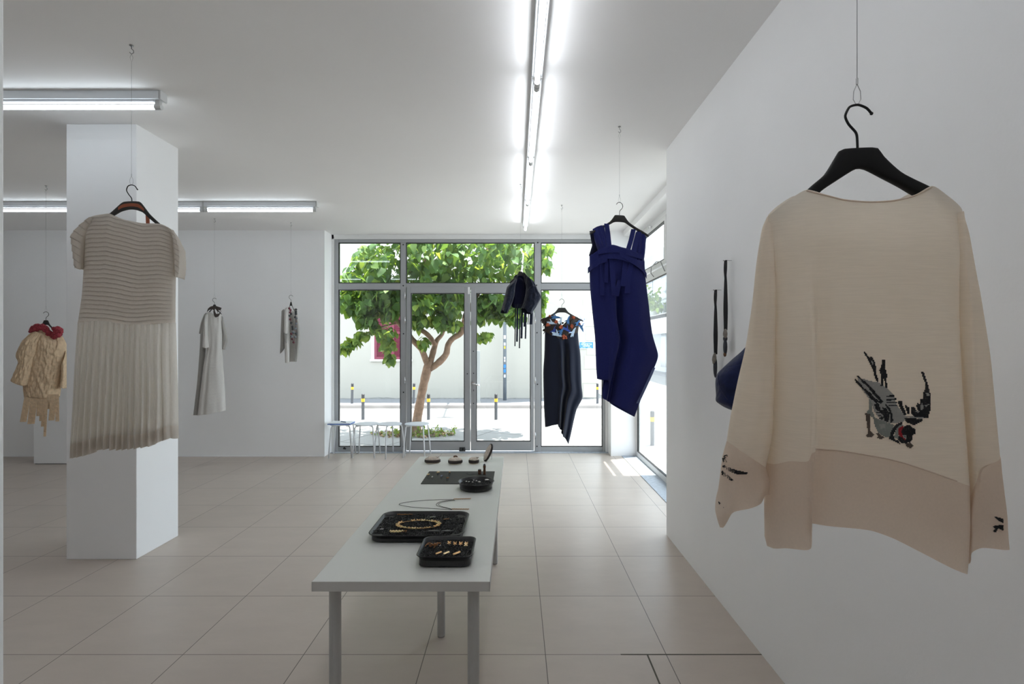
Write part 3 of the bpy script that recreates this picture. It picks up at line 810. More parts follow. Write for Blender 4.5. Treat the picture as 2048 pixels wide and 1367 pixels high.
# black card sheet
sy0, sy1 = 2.975, 3.266
sh_ = MB().box((-.2065, -.1455, 0), (.2065, .1455, .0035)).build('card_sheet', M['sheet']); sh_.location = (-.3405, (sy0 + sy1) / 2, TZ)
tag(sh_, 'flat black rectangular card sheet under the rings', 'card')
ZS = TZ + .0035

# ------------------------------------------------------------------ jewellery helpers
def bow(mb, c, s, rz=0, tilt=0., mi=0):
    """a small four winged plate"""
    Mx = Matrix.Rotation(rz, 3, 'Z') @ Matrix.Rotation(tilt, 3, 'X')
    c = Vector(c)
    for sx in (-1, 1):
        for sy in (-1, 1):
            q = [(0, 0, 0), (sx * .55, sy * .12, .0), (sx * 1., sy * .55, .10), (sx * .75, sy * 1., .12), (sx * .15, sy * .6, .03)]
            top = [c + Mx @ Vector((a, b, z + .10)) * s for a, b, z in q]; bot = [c + Mx @ Vector((a, b, z - .08)) * s for a, b, z in q]
            k = 5
            mb.add(top + bot, [tuple(range(k)), tuple(range(2 * k - 1, k - 1, -1))] + [(i, i + k, (i + 1) % k + k, (i + 1) % k) for i in range(k)], mi)
    return mb
def jew(name, label, cat, p, group=None):
    return thing(name, label, cat, tuple(p), group=group)
Z1 = TZ + .0265
# necklace of plates in the large tray
nk = jew('necklace', 'gold necklace of small winged plates laid in an oval on the black grit', 'necklace', PT(837, 1049, Z1))
n = 26
for k in range(n):
    a = 2 * math.pi * k / n
    if 2.05 < a < 2.45 or 5.35 < a < 5.75: continue
    b = MB(); bow(b, (0, 0, .003), .0095, random.uniform(-.3, .3), random.uniform(-.2, .2))
    o = b.build('gold_link', M['gold_pale'] if random.random() < .6 else M['gold'], nk)
    o.location = (math.cos(a) * .089, math.sin(a) * .050, 0); o.rotation_euler = (0, 0, a + math.pi / 2)
MB().tube([(math.cos(2 * math.pi * k / 40) * .089, math.sin(2 * math.pi * k / 40) * .050, .0015) for k in range(41)], .0011, 5).build('chain', M['gold'], nk)
o = jew('bar_brooch', 'thin gold twig brooch at the back left of the large tray', 'brooch', PT(809, 1030, Z1))
b = MB().tube([(-.033, .004, .003), (-.015, -.002, .004), (.01, .0, .004), (.036, .006, .003)], .0016, 5)
for k in range(9): b.obox((-.03 + k * .0077, .002 * math.sin(k * 2), .005), (.007, .004, .002), Matrix.Rotation(.5 * (-1) ** k, 3, 'Z'))
b.build('twig', M['copper'], o)
o = jew('stud', 'tiny silver leaf piece near the back of the large tray', 'jewel', PT(865, 1035, Z1))
b = MB(); [b.obox((-.01 + k * .005, .001 * k, .003), (.005, .006, .002), Matrix.Rotation(.4 * k, 3, 'Z')) for k in range(5)]; b.build('leaf', M['silver'], o)
o = jew('stud', 'tiny copper twig right of the gold oval necklace', 'jewel', PT(892, 1039, Z1))
b = MB(); [b.obox((-.008 + k * .006, .002 * k, .003), (.007, .005, .002), Matrix.Rotation(.5 * k, 3, 'Z')) for k in range(4)]; b.build('twig', M['copper'], o)
o = jew('bracelet', 'dark silver chain bracelet in the front left corner of the large tray', 'bracelet', PT(757, 1061, Z1))
b = MB().tube([(-.02, -.008, .003), (-.008, .008, .004), (.008, .012, .004), (.016, .004, .004), (.004, -.002, .004), (-.006, .004, .005)], .0017, 6)
b.build('chain', M['slate'], o, smooth=True)
MB().tube([(.012 + math.cos(a) * .006, .008 + math.sin(a) * .005, .005) for a in [k * .63 for k in range(11)]], .0012, 5).build('clasp', M['silver'], o, smooth=True)
o = jew('earrings', 'pair of gold winged earrings with hooks at the front edge of the large tray', 'earrings', PT(793, 1064, Z1))
for r_, dy in ((0, .006), (1, -.004)):
    for k in range(4 - r_):
        b = MB(); bow(b, (0, 0, .0035), .0085, .2 * k); q = b.build('gold_plate', M['gold_pale'], o); q.location = (-.022 + k * .014 + r_ * .006, dy, 0)
    MB().tube([(.026, dy, .003), (.034, dy + .006, .005), (.041, dy + .002, .006), (.039, dy - .006, .004)], .0009, 5).build('ear_hook', M['copper'], o)
for px, lab in ((868, 'long grey slate leaf, left one of the pair in the large tray'), (894, 'long grey slate leaf, right one of the pair in the large tray')):
    o = jew('slate_leaf', lab, 'jewel', PT(px, 1062.5, Z1))
    pr = [Vector((-.026 + .052 * k / 10, 0, 0)) for k in range(11)]
    rg = [[Vector((p.x, math.cos(a) * .0065 * math.sin(math.pi * k / 10) ** .7 + 1e-5 * math.cos(a), .003 + math.sin(a) * .0022 * math.sin(math.pi * k / 10) ** .6)) for a in [i * math.pi / 4 for i in range(8)]] for k, p in enumerate(pr)]
    MB().loft(rg).build('leaf', M['slate'], o, smooth=True)
# square tin
Z2 = TZ + .0355
o = jew('brooch', 'tangled copper wire cluster at the back left of the square tin', 'brooch', PT(866, 1092, Z2))
random.seed(17)
b = MB()
for k in range(16):
    c = Vector((random.gauss(0, .010), random.gauss(0, .008), random.uniform(.003, .010)))
    a = random.uniform(0, 3.1); L_ = random.uniform(.006, .013)
    d = Vector((math.cos(a), math.sin(a), random.uniform(-.2, .2)))
    b.tube([c - d * L_, c + Vector((0, 0, .003)), c + d * L_], .0013, 5)
b.build('wires', M['copper'], o)
o = jew('hook', 'small silver hook beside the copper cluster in the square tin', 'jewel', PT(880, 1091, Z2))
MB().tube([(-.003, -.004, .002), (-.002, -.006, .003), (.003, -.004, .003), (.0015, .003, .004), (.001, .007, .003)], .001, 5).build('wire', M['silver'], o)
names = ['leftmost', 'second from the left', 'third from the left', 'rightmost, with a paler lower bow']
for k, (px, py) in enumerate(((898.5, 1087), (910, 1088.5), (921.5, 1088.5), (933, 1088.5))):
    o = jew('bow_pin', 'gold bow pin, back row of square tin, ' + names[k], 'pin', PT(px, py, Z2), 'bow pins in the square tin')
    b = MB(); bow(b, (0, .001, .005), .0072 if k != 3 else .0065, 0, .5); b.build('bow', M['gold'], o)
    if k == 3:
        b = MB(); bow(b, (-.001, -.010, .004), .0075, 0, .5); b.build('lower_bow', M['gold_pale'], o)
    MB().tube([(0, 0, .004), (0, -.014 - .006 * (k == 3), .002)], .0008, 5).build('stem', M['gold'], o)
for k, (px, py) in enumerate(((877.5, 1107), (893, 1107), (913.5, 1107.5))):
    o = jew('leaf_pin', 'gold slanting leaf pin in the front row of the square tin, ' + ('left one', 'middle one', 'right one, the longest')[k], 'pin', PT(px, py, Z2), 'leaf pins in the square tin')
    s = 1.25 if k == 2 else 1
    for sgn in (-1, 1):
        pr = []
        for i in range(7):
            u = (i / 6 - .5) * .020 * s
            pr.append(Vector((u + sgn * .0012, u * 1.1 - sgn * .0028 * (1.3 if k == 2 else 1), .004 + .0008 * (i % 2))))
        b = MB().ribbon(pr, [.0012, .004, .0035, .0045, .0035, .004, .001], (-.7, .7, .2), .0009)
        b.build('leaf', M['gold'] if k != 1 else M['gold_pale'], o)
# necklace on bare table
o = jew('necklace', 'dark cord necklace with two gold bead ends lying on the bare table', 'necklace', PT(870, 1008))
O = Vector(o.location)
def loop(pts): return [PT(a, b, TZ + .0022) - O for a, b in pts]
def spl(P, k=6):
    out = []
    for i in range(len(P) - 1):
        a = P[max(i - 1, 0)]; b = P[i]; c = P[i + 1]; d = P[min(i + 2, len(P) - 1)]
        for j in range(k):
            t = j / k
            out.append(.5 * ((2 * b) + (c - a) * t + (2 * a - 5 * b + 4 * c - d) * t * t + (3 * b - a - 3 * c + d) * t ** 3))
    return out + [P[-1]]
MB().tube(spl(loop([(908, 998.2), (870, 999), (835, 1001), (806, 1005), (798.3, 1007.6), (802, 1009.5), (825, 1013.5), (870, 1016.5), (904, 1018.6)])), .0011, 6).build('cord', M['gasket'], o, smooth=True)
MB().tube(spl(loop([(910, 999.6), (895, 1000.3), (880, 1003), (872.6, 1007.5), (876, 1011.5), (890, 1015), (905, 1018)])), .0010, 6).build('cord', M['gasket'], o, smooth=True)
MB().tube(spl(loop([(910, 999.9), (897, 1001), (884, 1003.5), (877, 1007.3), (880, 1011), (892, 1014.5), (905, 1017.6)])), .0010, 6).build('cord', M['gasket'], o, smooth=True)
for a, b_ in (((908, 998.6), (941, 997.6)), ((904, 1018.6), (937, 1018.9))):
    A, B = PT(*a, TZ) - O, PT(*b_, TZ) - O
    b = MB()
    for k in range(20):
        p = A.lerp(B, k / 19)
        b.blob((p.x, p.y + (.0018 if k % 2 else -.0018), .0035), (.0028, .0028, .0028), 6, 4)
    b.build('bead_end', plain('gold_beads', (.55, .36, .22), .35, metal=.7) if 'gold_beads' not in bpy.data.materials else bpy.data.materials['gold_beads'], o)
# rings on the card sheet
rings = [(656, 545, 'gold and white', 'gold_pale', 2), (722, 590, 'pale green', 'silver', 1), (822, 505, 'large gold and white', 'gold_pale', 3), (882, 570, 'blue grey', 'gem_blue', 2), (1018, 510, 'dark gold', 'gold', 1), (982, 605, 'brown copper', 'copper', 2)]
labs = ['back left corner of the black card', 'front left of the black card', 'back row of the black card', 'middle of the black card', 'rightmost at the back of the card', 'front right of the row on the card']
for k, (cxp, cyp, look, mn, ns) in enumerate(rings):
    p = PT(780 + cxp * .1172, 890 + (cyp + 8) * .1172, ZS)
    o = jew('ring', look + ' finger ring standing at the ' + labs[k], 'ring', p, 'rings on the black card')
    o.rotation_euler = (0, 0, math.radians(60))
    MB().tube([(math.cos(a) * .009, 0, .0105 + math.sin(a) * .009) for a in [i * 2 * math.pi / 20 for i in range(21)]], .0014, 6).build('band', M['slate'], o, smooth=True)
    b = MB()
    for i in range(ns): b.obox(((i - (ns - 1) / 2) * .008, 0, .0215 - .002 * abs(i - (ns - 1) / 2)), (.007, .008, .006), Matrix.Rotation(.3 * (i - (ns - 1) / 2), 3, 'Y'))
    b.build('setting', M[mn], o, bevel=.001)
    MB().tube([(.004, .004, .019), (.016, .013, .010), (.024, .018, .003)], .0009, 5).blob((.024, .018, .003), (.002, .002, .002), 6, 4).build('pin_tail', M['slate'], o)
# black pieces at the right of the sheet
o = jew('ring_box', 'short brown cylinder standing on the card behind the round tin', 'jewel', PT(780 + 1530 * .1172, 890 + 490 * .1172, ZS))
MB().cyl((0, 0, 0), .0105, .026, 20).build('body', M['bronze'], o, bevel=.001); MB().cyl((0, 0, .026), .0098, .004, 20, .008).build('rim', M['slate'], o)
o = jew('figurine', 'tall slim dark bronze figure standing behind the round tin', 'figurine', PT(780 + 1612 * .1172, 890 + 497 * .1172, ZS))
rr = [(.0085, 0), (.0088, .004), (.0075, .012), (.0082, .024), (.0070, .034), (.0085, .044), (.0088, .052), (.0072, .059), (.003, .063)]
MB().loft([[Vector((math.cos(a) * r, math.sin(a) * r * .8, z)) for a in [i * math.pi / 8 for i in range(16)]] for r, z in rr]).build('body', M['bronze'], o, smooth=True)
MB().blob((0, -.001, .058), (.0078, .006, .0085), 10, 7).build('head', M['slate'], o, smooth=True)
o = jew('feather', 'flat black feather lying on the card at its back edge', 'feather', PT(780 + 1400 * .1172, 890 + 494 * .1172, ZS))
b = MB().tube([(-.03, 0, .002), (.035, .004, .002)], .0009, 5)
for k in range(16):
    x = -.03 + k * .003; w = .008 * math.sin(math.pi * (k + 1) / 17)
    for s in (-1, 1): b.ribbon([(x, .0, .002), (x - .006, s * w, .003)], .0028, (1, 0, 0), .0006)
b.build('vane', M['slate'], o)
# round tin contents
Z3 = TZ + .0320
random.seed(23)
for k, (cxp, cyp, lab) in enumerate(((1300, 628, 'leftmost of the silver pieces in the round tin'), (1345, 634, 'second silver piece from the left in the round tin'), (1428, 608, 'silver piece at the back middle of the round tin'), (1410, 640, 'silver piece at the front middle of the round tin'), (1475, 618, 'silver piece right of the middle in the round tin'), (1525, 640, 'large pale piece at the front right of the round tin'), (1655, 604, 'flat pale leaf at the right edge of the round tin'))):
    o = jew('nugget', lab, 'jewel', PT(780 + cxp * .1172, 890 + (cyp - 6) * .1172, Z3), 'silver pieces in the round tin')
    s = .0075 if k in (5, 6) else .005
    MB().blob((0, 0, s * .5), (s * (1.6 if k == 6 else 1.1), s * .9, s * .55), 8, 5, .35).build('body', M['silver'], o)
    MB().tube([(math.cos(a) * s * .8, math.sin(a) * s * .8 - .003, .003) for a in [i * .63 for i in range(11)]], .0009, 5).build('loop', M['slate'], o)
o = jew('feather', 'dark feather lying across the back of the round tin', 'feather', PT(780 + 1560 * .1172, 890 + 562 * .1172, Z3))
b = MB().tube([(-.035, -.004, .003), (.03, .008, .007)], .001, 5)
for k in range(16):
    x = -.012 + k * .0028; w = .010 * math.sin(math.pi * (k + 1) / 17)
    for s in (-1, 1): b.ribbon([(x, -.002 + x * .18, .004), (x - .006, s * w + x * .18, .006)], .003, (1, 0, 0), .0006)
b.build('vane', M['slate'], o)
# carved stones at the far end
def stone(cxp, cyb, wpx, dpx, label, shape, tall=0):
    p = PT(780 + cxp * .1172, 890 + cyb * .1172)
    s_ = p.y / F * .1172
    w = wpx * s_ / 2
    o = jew('carved_stone', label, 'stone', p + Vector((0, w * dpx, 0)), 'carved stones at the far end of the table')
    def ring(f, z): return [Vector((math.cos(a) * w * f * (1 + shape * math.cos(2 * a + .6) + .04 * math.cos(3 * a)), math.sin(a) * w * dpx * f, z)) for a in [i * 2 * math.pi / 32 for i in range(32)]]
    MB().loft([ring(.78, 0), ring(.9, .006)]).build('base', M['cream_base'], o, smooth=False)
    MB().loft([ring(.92, .006), ring(1.0, .010), ring(1.0, .022), ring(.97, .026)]).build('rim', M['pebble_rim'], o, smooth=True)
    MB().loft([ring(.97, .025), ring(.9, .032), ring(.7, .039), ring(.35, .043), ring(.05, .044)]).build('stone', M['pebble'], o, smooth=True)
    random.seed(int(cxp))
    b = MB()
    if tall:
        for k in range(5):
            a0 = random.uniform(0, 6)
            b.tube([Vector((math.cos(a0 + t) * w * (.15 + .1 * k / 2), math.sin(a0 + t) * w * dpx * (.2 + .1 * k / 2) + .008, .042 + .006 * math.sin(t * 2 + k))) for t in [i * .4 for i in range(8)]], .0035, 6)
    else:
        for k in range(7):
            x = (-.6 + .2 * k) * w
            b.tube([Vector((x, -w * dpx * .5, .034)), Vector((x + .01, 0, .0435)), Vector((x + .012, w * dpx * .5, .036))], .0016, 5)
    b.build('carving', M['bronze'], o, smooth=True)
stone(708, 322, 276, .62, 'long low carved stone, leftmost in the far row on the table', .0)
stone(1098, 336, 246, .82, 'tall carved stone with a raised brown figure in the far row', .03, 1)
stone(1421, 328, 180, .85, 'smallest carved stone, right of the tall one in the far row', .02)
p = PT(780 + 1612 * .1172, 890 + 268 * .1172)
o = jew('carved_disc', 'oval carved disc propped up at a slant at the far right of the table', 'ornament', p)
Mx = Matrix.Rotation(math.radians(27), 3, 'Y')
def dr(f, y0, t): return [Vector((.0, 0, .0)) + Matrix.Rotation(math.radians(24), 3, 'Y') @ (Matrix.Rotation(math.radians(-62), 3, 'Z') @ Vector((math.cos(a) * .034 * f, t, .064 + math.sin(a) * .064 * f))) for a in [i * 2 * math.pi / 32 for i in range(32)]]
MB().loft([dr(.95, 0, -.006), dr(1, 0, -.004), dr(1, 0, .006), dr(.95, 0, .008)]).build('rim', M['pebble_rim'], o, smooth=True)
MB().loft([dr(.9, 0, -.0065), dr(.6, 0, -.011), dr(.1, 0, -.013)]).build('stone', M['pebble'], o, smooth=True)
MB().tube([(.05, .012, .118), (.052, .03, .06), (.046, .045, 0)], .0011, 5).build('wire_prop', M['wire'], o)

# ================================================================== STOOLS
def make_stool():
    t = thing('stool', None, 'stool')
    R_ = .168
    MB().loft([[Vector((math.cos(a) * r, math.sin(a) * r, z)) for a in [i * 2 * math.pi / 48 for i in range(48)]] for r, z in ((R_ - .004, .436), (R_, .440), (R_, .447), (R_ - .004, .450), (.0005, .4505))], cap1=True).build('seat', M['stool'], t, smooth=False)
    for k in range(4):
        a = math.radians(45 + 90 * k)
        c, s = math.cos(a), math.sin(a)
        P = [(c * .09, s * .09, .428), (c * .150, s * .150, .426), (c * .166, s * .166, .418), (c * .174, s * .174, .40), (c * .196, s * .196, .20), (c * .213, s * .213, .006)]
        l = MB().tube(P, .0095, 10).build('leg', M['stool_leg'], t, smooth=True)
        MB().cyl((c * .213, s * .213, 0), .011, .012, 12).build('rubber_foot', M['cap'], l)
        MB().cyl((c * .12, s * .12, .418), .006, .01, 8).build('screw', M['chrome'], l)
    return t
st = make_stool()
for k, (px, lab, rz) in enumerate(((685, 'round pale stool carrying the clipboard, against the left jamb', .12), (733, 'round pale stool, second from the left jamb', .0), (779, 'round pale stool, third from the left jamb', .785), (834, 'round pale stool nearest the door leaf', -.1))):
    o = st if k == 0 else copy_tree(st)
    Y = 7.20
    o.location = ((px - CX) / F * Y, Y, 0); o.rotation_euler = (0, 0, rz)
    tag(o, lab, 'stool', 'stools along the shopfront')
cb = thing('clipboard', 'blue clipboard with white sheets lying on the leftmost stool', 'clipboard', ((684 - CX) / F * 7.2, 7.18, .4507), .0)
MB().box((-.155, -.12, 0), (.155, .12, .012)).build('board', M['blue_board'], cb, bevel=.002)
MB().box((-.150, -.113, .012), (.150, .117, .020)).build('paper', M['paper'], cb, bevel=.001)
pn = thing('pen', 'dark blue pen lying across the clipboard', 'pen', ((684 - CX) / F * 7.2 + .03, 7.17, .4709), math.radians(-40))
MB().tube([(-.06, 0, .006), (.05, 0, .006), (.062, 0, .006)], [.006, .006, .002], 10).build('barrel', M['pen'], pn, smooth=True)
MB().box((-.058, -.0015, .011), (-.02, .0015, .014)).build('clip', M['chrome'], pn)
# ================================================================== GARMENTS
class Fr:
    """upright plane through a hanging point, turned by yaw; local x across, y away, z up"""
    def __init__(s, px, Y, yaw):
        s.X, s.Y, s.a = (px - CX) / F * Y, Y, math.radians(yaw)
        s.e = (math.cos(s.a), math.sin(s.a)); s.n = (-math.sin(s.a), math.cos(s.a))
    def l(s, px, py, yo=0.):
        dx = (px - CX) / F
        ox, oy = s.X + s.n[0] * yo, s.Y + s.n[1] * yo
        t = (s.n[0] * ox + s.n[1] * oy) / (s.n[0] * dx + s.n[1])
        x, y = dx * t, t
        return ((x - ox) * s.e[0] + (y - oy) * s.e[1], H - (py - CY) / F * t)
    def p(s, px, py, yo=0.):
        u, z = s.l(px, py, yo)
        return Vector((u, yo, z))
    def place(s, o):
        o.location = (s.X, s.Y, 0); o.rotation_euler = (0, 0, s.a); return o

def crv(P, n, lin=False):
    """resample a polyline / smooth curve to n+1 points at equal steps"""
    P = [np.array(p, float) for p in P]
    Q = []
    for i in range(len(P) - 1):
        a = P[max(i - 1, 0)]; b = P[i]; c = P[i + 1]; d = P[min(i + 2, len(P) - 1)]
        for j in range(10):
            t = j / 10
            if lin: Q.append(b * (1 - t) + c * t)
            else:
                m0, m1 = (c - a) * .36, (d - b) * .36
                Lm = np.linalg.norm(c - b)
                for mm in (m0, m1):
                    nn = np.linalg.norm(mm)
                    if nn > Lm: mm *= Lm / nn
                h = t * t * t; g = t * t
                Q.append(b * (2 * h - 3 * g + 1) + m0 * (h - 2 * g + t) + c * (3 * g - 2 * h) + m1 * (h - g))
    Q.append(P[-1])
    Q = np.array(Q)
    s = np.concatenate([[0], np.cumsum(np.linalg.norm(np.diff(Q, axis=0), axis=1))])
    q = np.linspace(0, s[-1], n + 1)
    return np.stack([np.interp(q, s, Q[:, k]) for k in range(Q.shape[1])], 1)

def sst(x): x = min(1, max(0, x)); return x * x * (3 - 2 * x)
FRONT = {}
def shell(name, fr, L, R, T, B, mat, parent, depth=.05, nu=48, nv=60, fold=None, bfold=None, neck=(.3, .7), top=.012, neckd=None, prof=2.2, y0=0., thick=.0016, lin=False, tlin=False, blen=0., backT=0., ramp=.2, botd=None):
    """hollow front-and-back cloth shell between four traced edges: real depth, open at neck and hem"""
    neckd = depth * .6 if neckd is None else neckd
    botd = depth if botd is None else botd
    def pf(s): return max(0, 1 - abs(2 * s - 1) ** prof) ** .5
    def top_d(s):
        m = sst((s - neck[0] + .06) / .12) * sst((neck[1] + .06 - s) / .12)
        return top + (neckd - top) * m
    def dd(s, t):
        return (top_d(s) + (depth - top_d(s)) * sst(t / ramp)) * (1 - t) + (top_d(s) + (botd - top_d(s)) * sst(t / ramp)) * t
    def conv(P, dfun):
        A = np.array(P, float); k = np.concatenate([[0], np.cumsum(np.linalg.norm(np.diff(A, axis=0), axis=1))]); k = k / k[-1]
        return [fr.l(p[0], p[1], y0 - dfun(s) * (0 if s in (0., 1.) else 1)) for p, s in zip(P, k)]
    Lc = crv([fr.l(*p, y0) for p in L], nv); Rc = crv([fr.l(*p, y0) for p in R], nv)
    Tc = crv(conv(T, lambda s: pf(s) * top_d(s)), nu, tlin); Bc = crv(conv(B, lambda s: pf(s) * dd(s, 1.)), nu, lin)
    Tc[0], Tc[-1], Bc[0], Bc[-1] = Lc[0], Rc[0], Lc[-1], Rc[-1]
    V, Fc = [], []
    fi = np.zeros((nv + 1, nu + 1), int); bi = fi.copy()
    front = []
    for j in range(nv + 1):
        t = j / nv
        for i in range(nu + 1):
            s = i / nu
            P = (1 - s) * Lc[j] + s * Rc[j] + (1 - t) * Tc[i] + t * Bc[i] - ((1 - s) * (1 - t) * Tc[0] + s * (1 - t) * Tc[-1] + (1 - s) * t * Bc[0] + s * t * Bc[-1])
            d = pf(s) * dd(s, t)
            e = min(1, s * 9, (1 - s) * 9)
            f = fold(s, t) if fold else 0.
            g = bfold(s, t) if bfold else -f * .6
            fi[j, i] = len(V); V.append((P[0], y0 - d + e * f, P[1])); front.append(V[-1])
            if i in (0, nu): bi[j, i] = fi[j, i]
            else:
                bi[j, i] = len(V); V.append((P[0], y0 + d + e * g, P[1] + backT * (1 - t) ** 6 * (pf(s)) + blen * t ** 4 * pf(s)))
    for j in range(nv):
        for i in range(nu):
            Fc.append((fi[j, i], fi[j + 1, i], fi[j + 1, i + 1], fi[j, i + 1]))
            Fc.append((bi[j, i], bi[j, i + 1], bi[j + 1, i + 1], bi[j + 1, i]))
    mb = MB(); mb.add(V, Fc)
    o = mb.build(name, mat, parent, smooth=True, solid=thick)
    FRONT[o.name] = np.array(front)
    return o
def front_y(o, u, z):
    A = FRONT[o.name]
    d = (A[:, 0] - u) ** 2 + (A[:, 2] - z) ** 2
    k = np.argpartition(d, 4)[:4]
    w = 1 / (d[k] + 1e-8)
    return float((A[k, 1] * w).sum() / w.sum())
def surf(fr, o, px, py, off=-.0015):
    y = -.03
    for _ in range(3):
        u, z = fr.l(px, py, y); y = front_y(o, u, z) + off
    return Vector((u, y, z))
def wob(a, fx, fy, seed=0., sharp=False):
    def f(s, t):
        return a * noise.noise(Vector((s * fx + seed, t * fy + seed * .7, seed)))
    return f

# ------------------------------------------------------------------ hangers and wires
def hanger(fr, hook, tops, bots, thick, mat, label, band=False, r=.0025, arms=None):
    """hook: photo points; tops/bots: matching photo points along the shoulder bar"""
    h = fr.place(thing('clothes_hanger', label, 'hanger', group='hangers on wires'))
    A = crv([fr.l(*p) for p in tops], 44); Bq = crv([fr.l(*p) for p in bots], 44)
    rings = []
    for i in range(45):
        s = i / 44
        th = (thick[0] + (thick[1] - thick[0]) * abs(2 * s - 1) ** 1.3) / 2
        if i in (0, 44): th *= .5
        a, b = Vector((A[i][0], 0, A[i][1])), Vector((Bq[i][0], 0, Bq[i][1]))
        c, hv = (a + b) / 2, (a - b) / 2
        rings.append([c + hv * (abs(math.cos(q)) ** .6 * (1 if math.cos(q) >= 0 else -1)) + Vector((0, th * (abs(math.sin(q)) ** .7) * (1 if math.sin(q) >= 0 else -1), 0)) for q in [k * 2 * math.pi / 16 for k in range(16)]])
    MB().loft(rings).build('bar', mat, h, smooth=True)
    P = crv([fr.l(*p) for p in hook], 40)
    pts = [Vector((p[0], 0, p[1])) for p in P]
    hb = MB().tube(pts, r, 10).blob(pts[0], (r * 1.35,) * 3, 8, 6)
    hb.build('hook', M['hook_dark'], h, smooth=True)
    if band:
        rb = []
        for i in range(15, 30):
            a, b = Vector((A[i][0], 0, A[i][1])), Vector((Bq[i][0], 0, Bq[i][1]))
            th = thick[0] / 2 + .0015
            lo, hi = b.lerp(a, .33), b.lerp(a, .70)
            rb.append([lo + Vector((0, -th, 0)), hi + Vector((0, -th, 0)), hi + Vector((0, th, 0)), lo + Vector((0, th, 0))])
        MB().loft(rb).build('leather_band', M['orange_leather'], h)
        a = fr.p(295, 428, -.002); b = fr.p(296, 447, -.002)
        MB().ribbon([a, b + Vector((0, 0, -.02))], .0175, (1, 0, 0), .002).build('leather_strap', M['orange_leather'], h)
    return h
HS = [(0, 0, -.048), (.02, 0, -.0485), (.034, -.001, -.050), (.046, -.018, -.054), (.07, -.047, -.068), (.12, -.078, -.097), (.17, -.103, -.122), (.215, -.128, -.143)]
def std_hanger(fr, px, py, label, side=1, sc=1., mat=None, band=False, hookr=.0022, width=1.):
    """moulded suit hanger; (px,py) = top of its neck"""
    h = fr.place(thing('clothes_hanger', label, 'hanger', group='hangers on wires'))
    u0, z0 = fr.l(px, py)
    pr = [(-x, a, b) for x, a, b in reversed(HS[1:])] + HS
    A = crv([(u0 + x * sc * width, z0 + a * sc) for x, a, b in pr], 44); Bq = crv([(u0 + x * sc * width, z0 + b * sc) for x, a, b in pr], 44)
    rings = []
    for i in range(45):
        s = i / 44; th = (.013 + .009 * abs(2 * s - 1)) * sc / 2 * (.6 if i in (0, 44) else 1)
        a, b = Vector((A[i][0], 0, A[i][1])), Vector((Bq[i][0], 0, Bq[i][1])); c, hv = (a + b) / 2, (a - b) / 2
        rings.append([c + hv * (abs(math.cos(q)) ** .6 * (1 if math.cos(q) >= 0 else -1)) + Vector((0, th * (abs(math.sin(q)) ** .7) * (1 if math.sin(q) >= 0 else -1), 0)) for q in [k * 2 * math.pi / 14 for k in range(14)]])
    MB().loft(rings).build('bar', mat or M['hanger'], h, smooth=True)
    hp = [(0, -.01), (0, .022), (.006, .034), (.018, .046), (.024, .060), (.019, .078), (.004, .088), (-.012, .085), (-.023, .073)]
    P = crv([(u0 - side * x * sc, z0 + z * sc) for x, z in hp], 36)
    MB().tube([Vector((p[0], 0, p[1])) for p in P], hookr, 8).build('hook', M['hook_dark'], h, smooth=True)
    h['_top'] = None; del h['_top']
    return h, Vector((u0 + side * .0 * sc, 0, z0 + .086 * sc))
def wire(fr, u, z, label, r=.0007):
    """ceiling hook, thin wire and the loop that holds the hanger"""
    w = fr.place(thing('hanging_wire', label, 'wire', group='hanging wires'))
    w.location = (fr.X, fr.Y, 0)
    b = MB()
    zt = CEIL
    b.cyl((u, 0, zt - .004), .010, .004, 14).tube([(u, 0, zt), (u, 0, zt - .018), (u + .009, 0, zt - .026), (u + .010, 0, zt - .038), (u, 0, zt - .046), (u - .009, 0, zt - .038)], .0022, 7)
    b.build('ceiling_hook', M['wire'], w, smooth=True)
    lp = [(u, 0, zt - .045), (u - .007, 0, zt - .065), (u, 0, zt - .09), (u + .007, 0, zt - .065), (u, 0, zt - .045)]
    MB().tube(lp, r, 5).build('upper_loop', M['wire'], w)
    MB().tube([(u, 0, zt - .09), (u, 0, z + .052)], r, 5).build('wire', M['wire'], w)
    MB().cyl((u, 0, z + .046), .0028, .012, 8).build('crimp', M['cap'], w)
    lp = [(u, 0, z + .046), (u - .007, 0, z + .03), (u - .008, 0, z + .012), (u, 0, z - .003), (u + .008, 0, z + .012), (u + .007, 0, z + .03), (u, 0, z + .046)]
    MB().tube(lp, r * .9, 5).build('lower_loop', M['wire'], w)
    return w

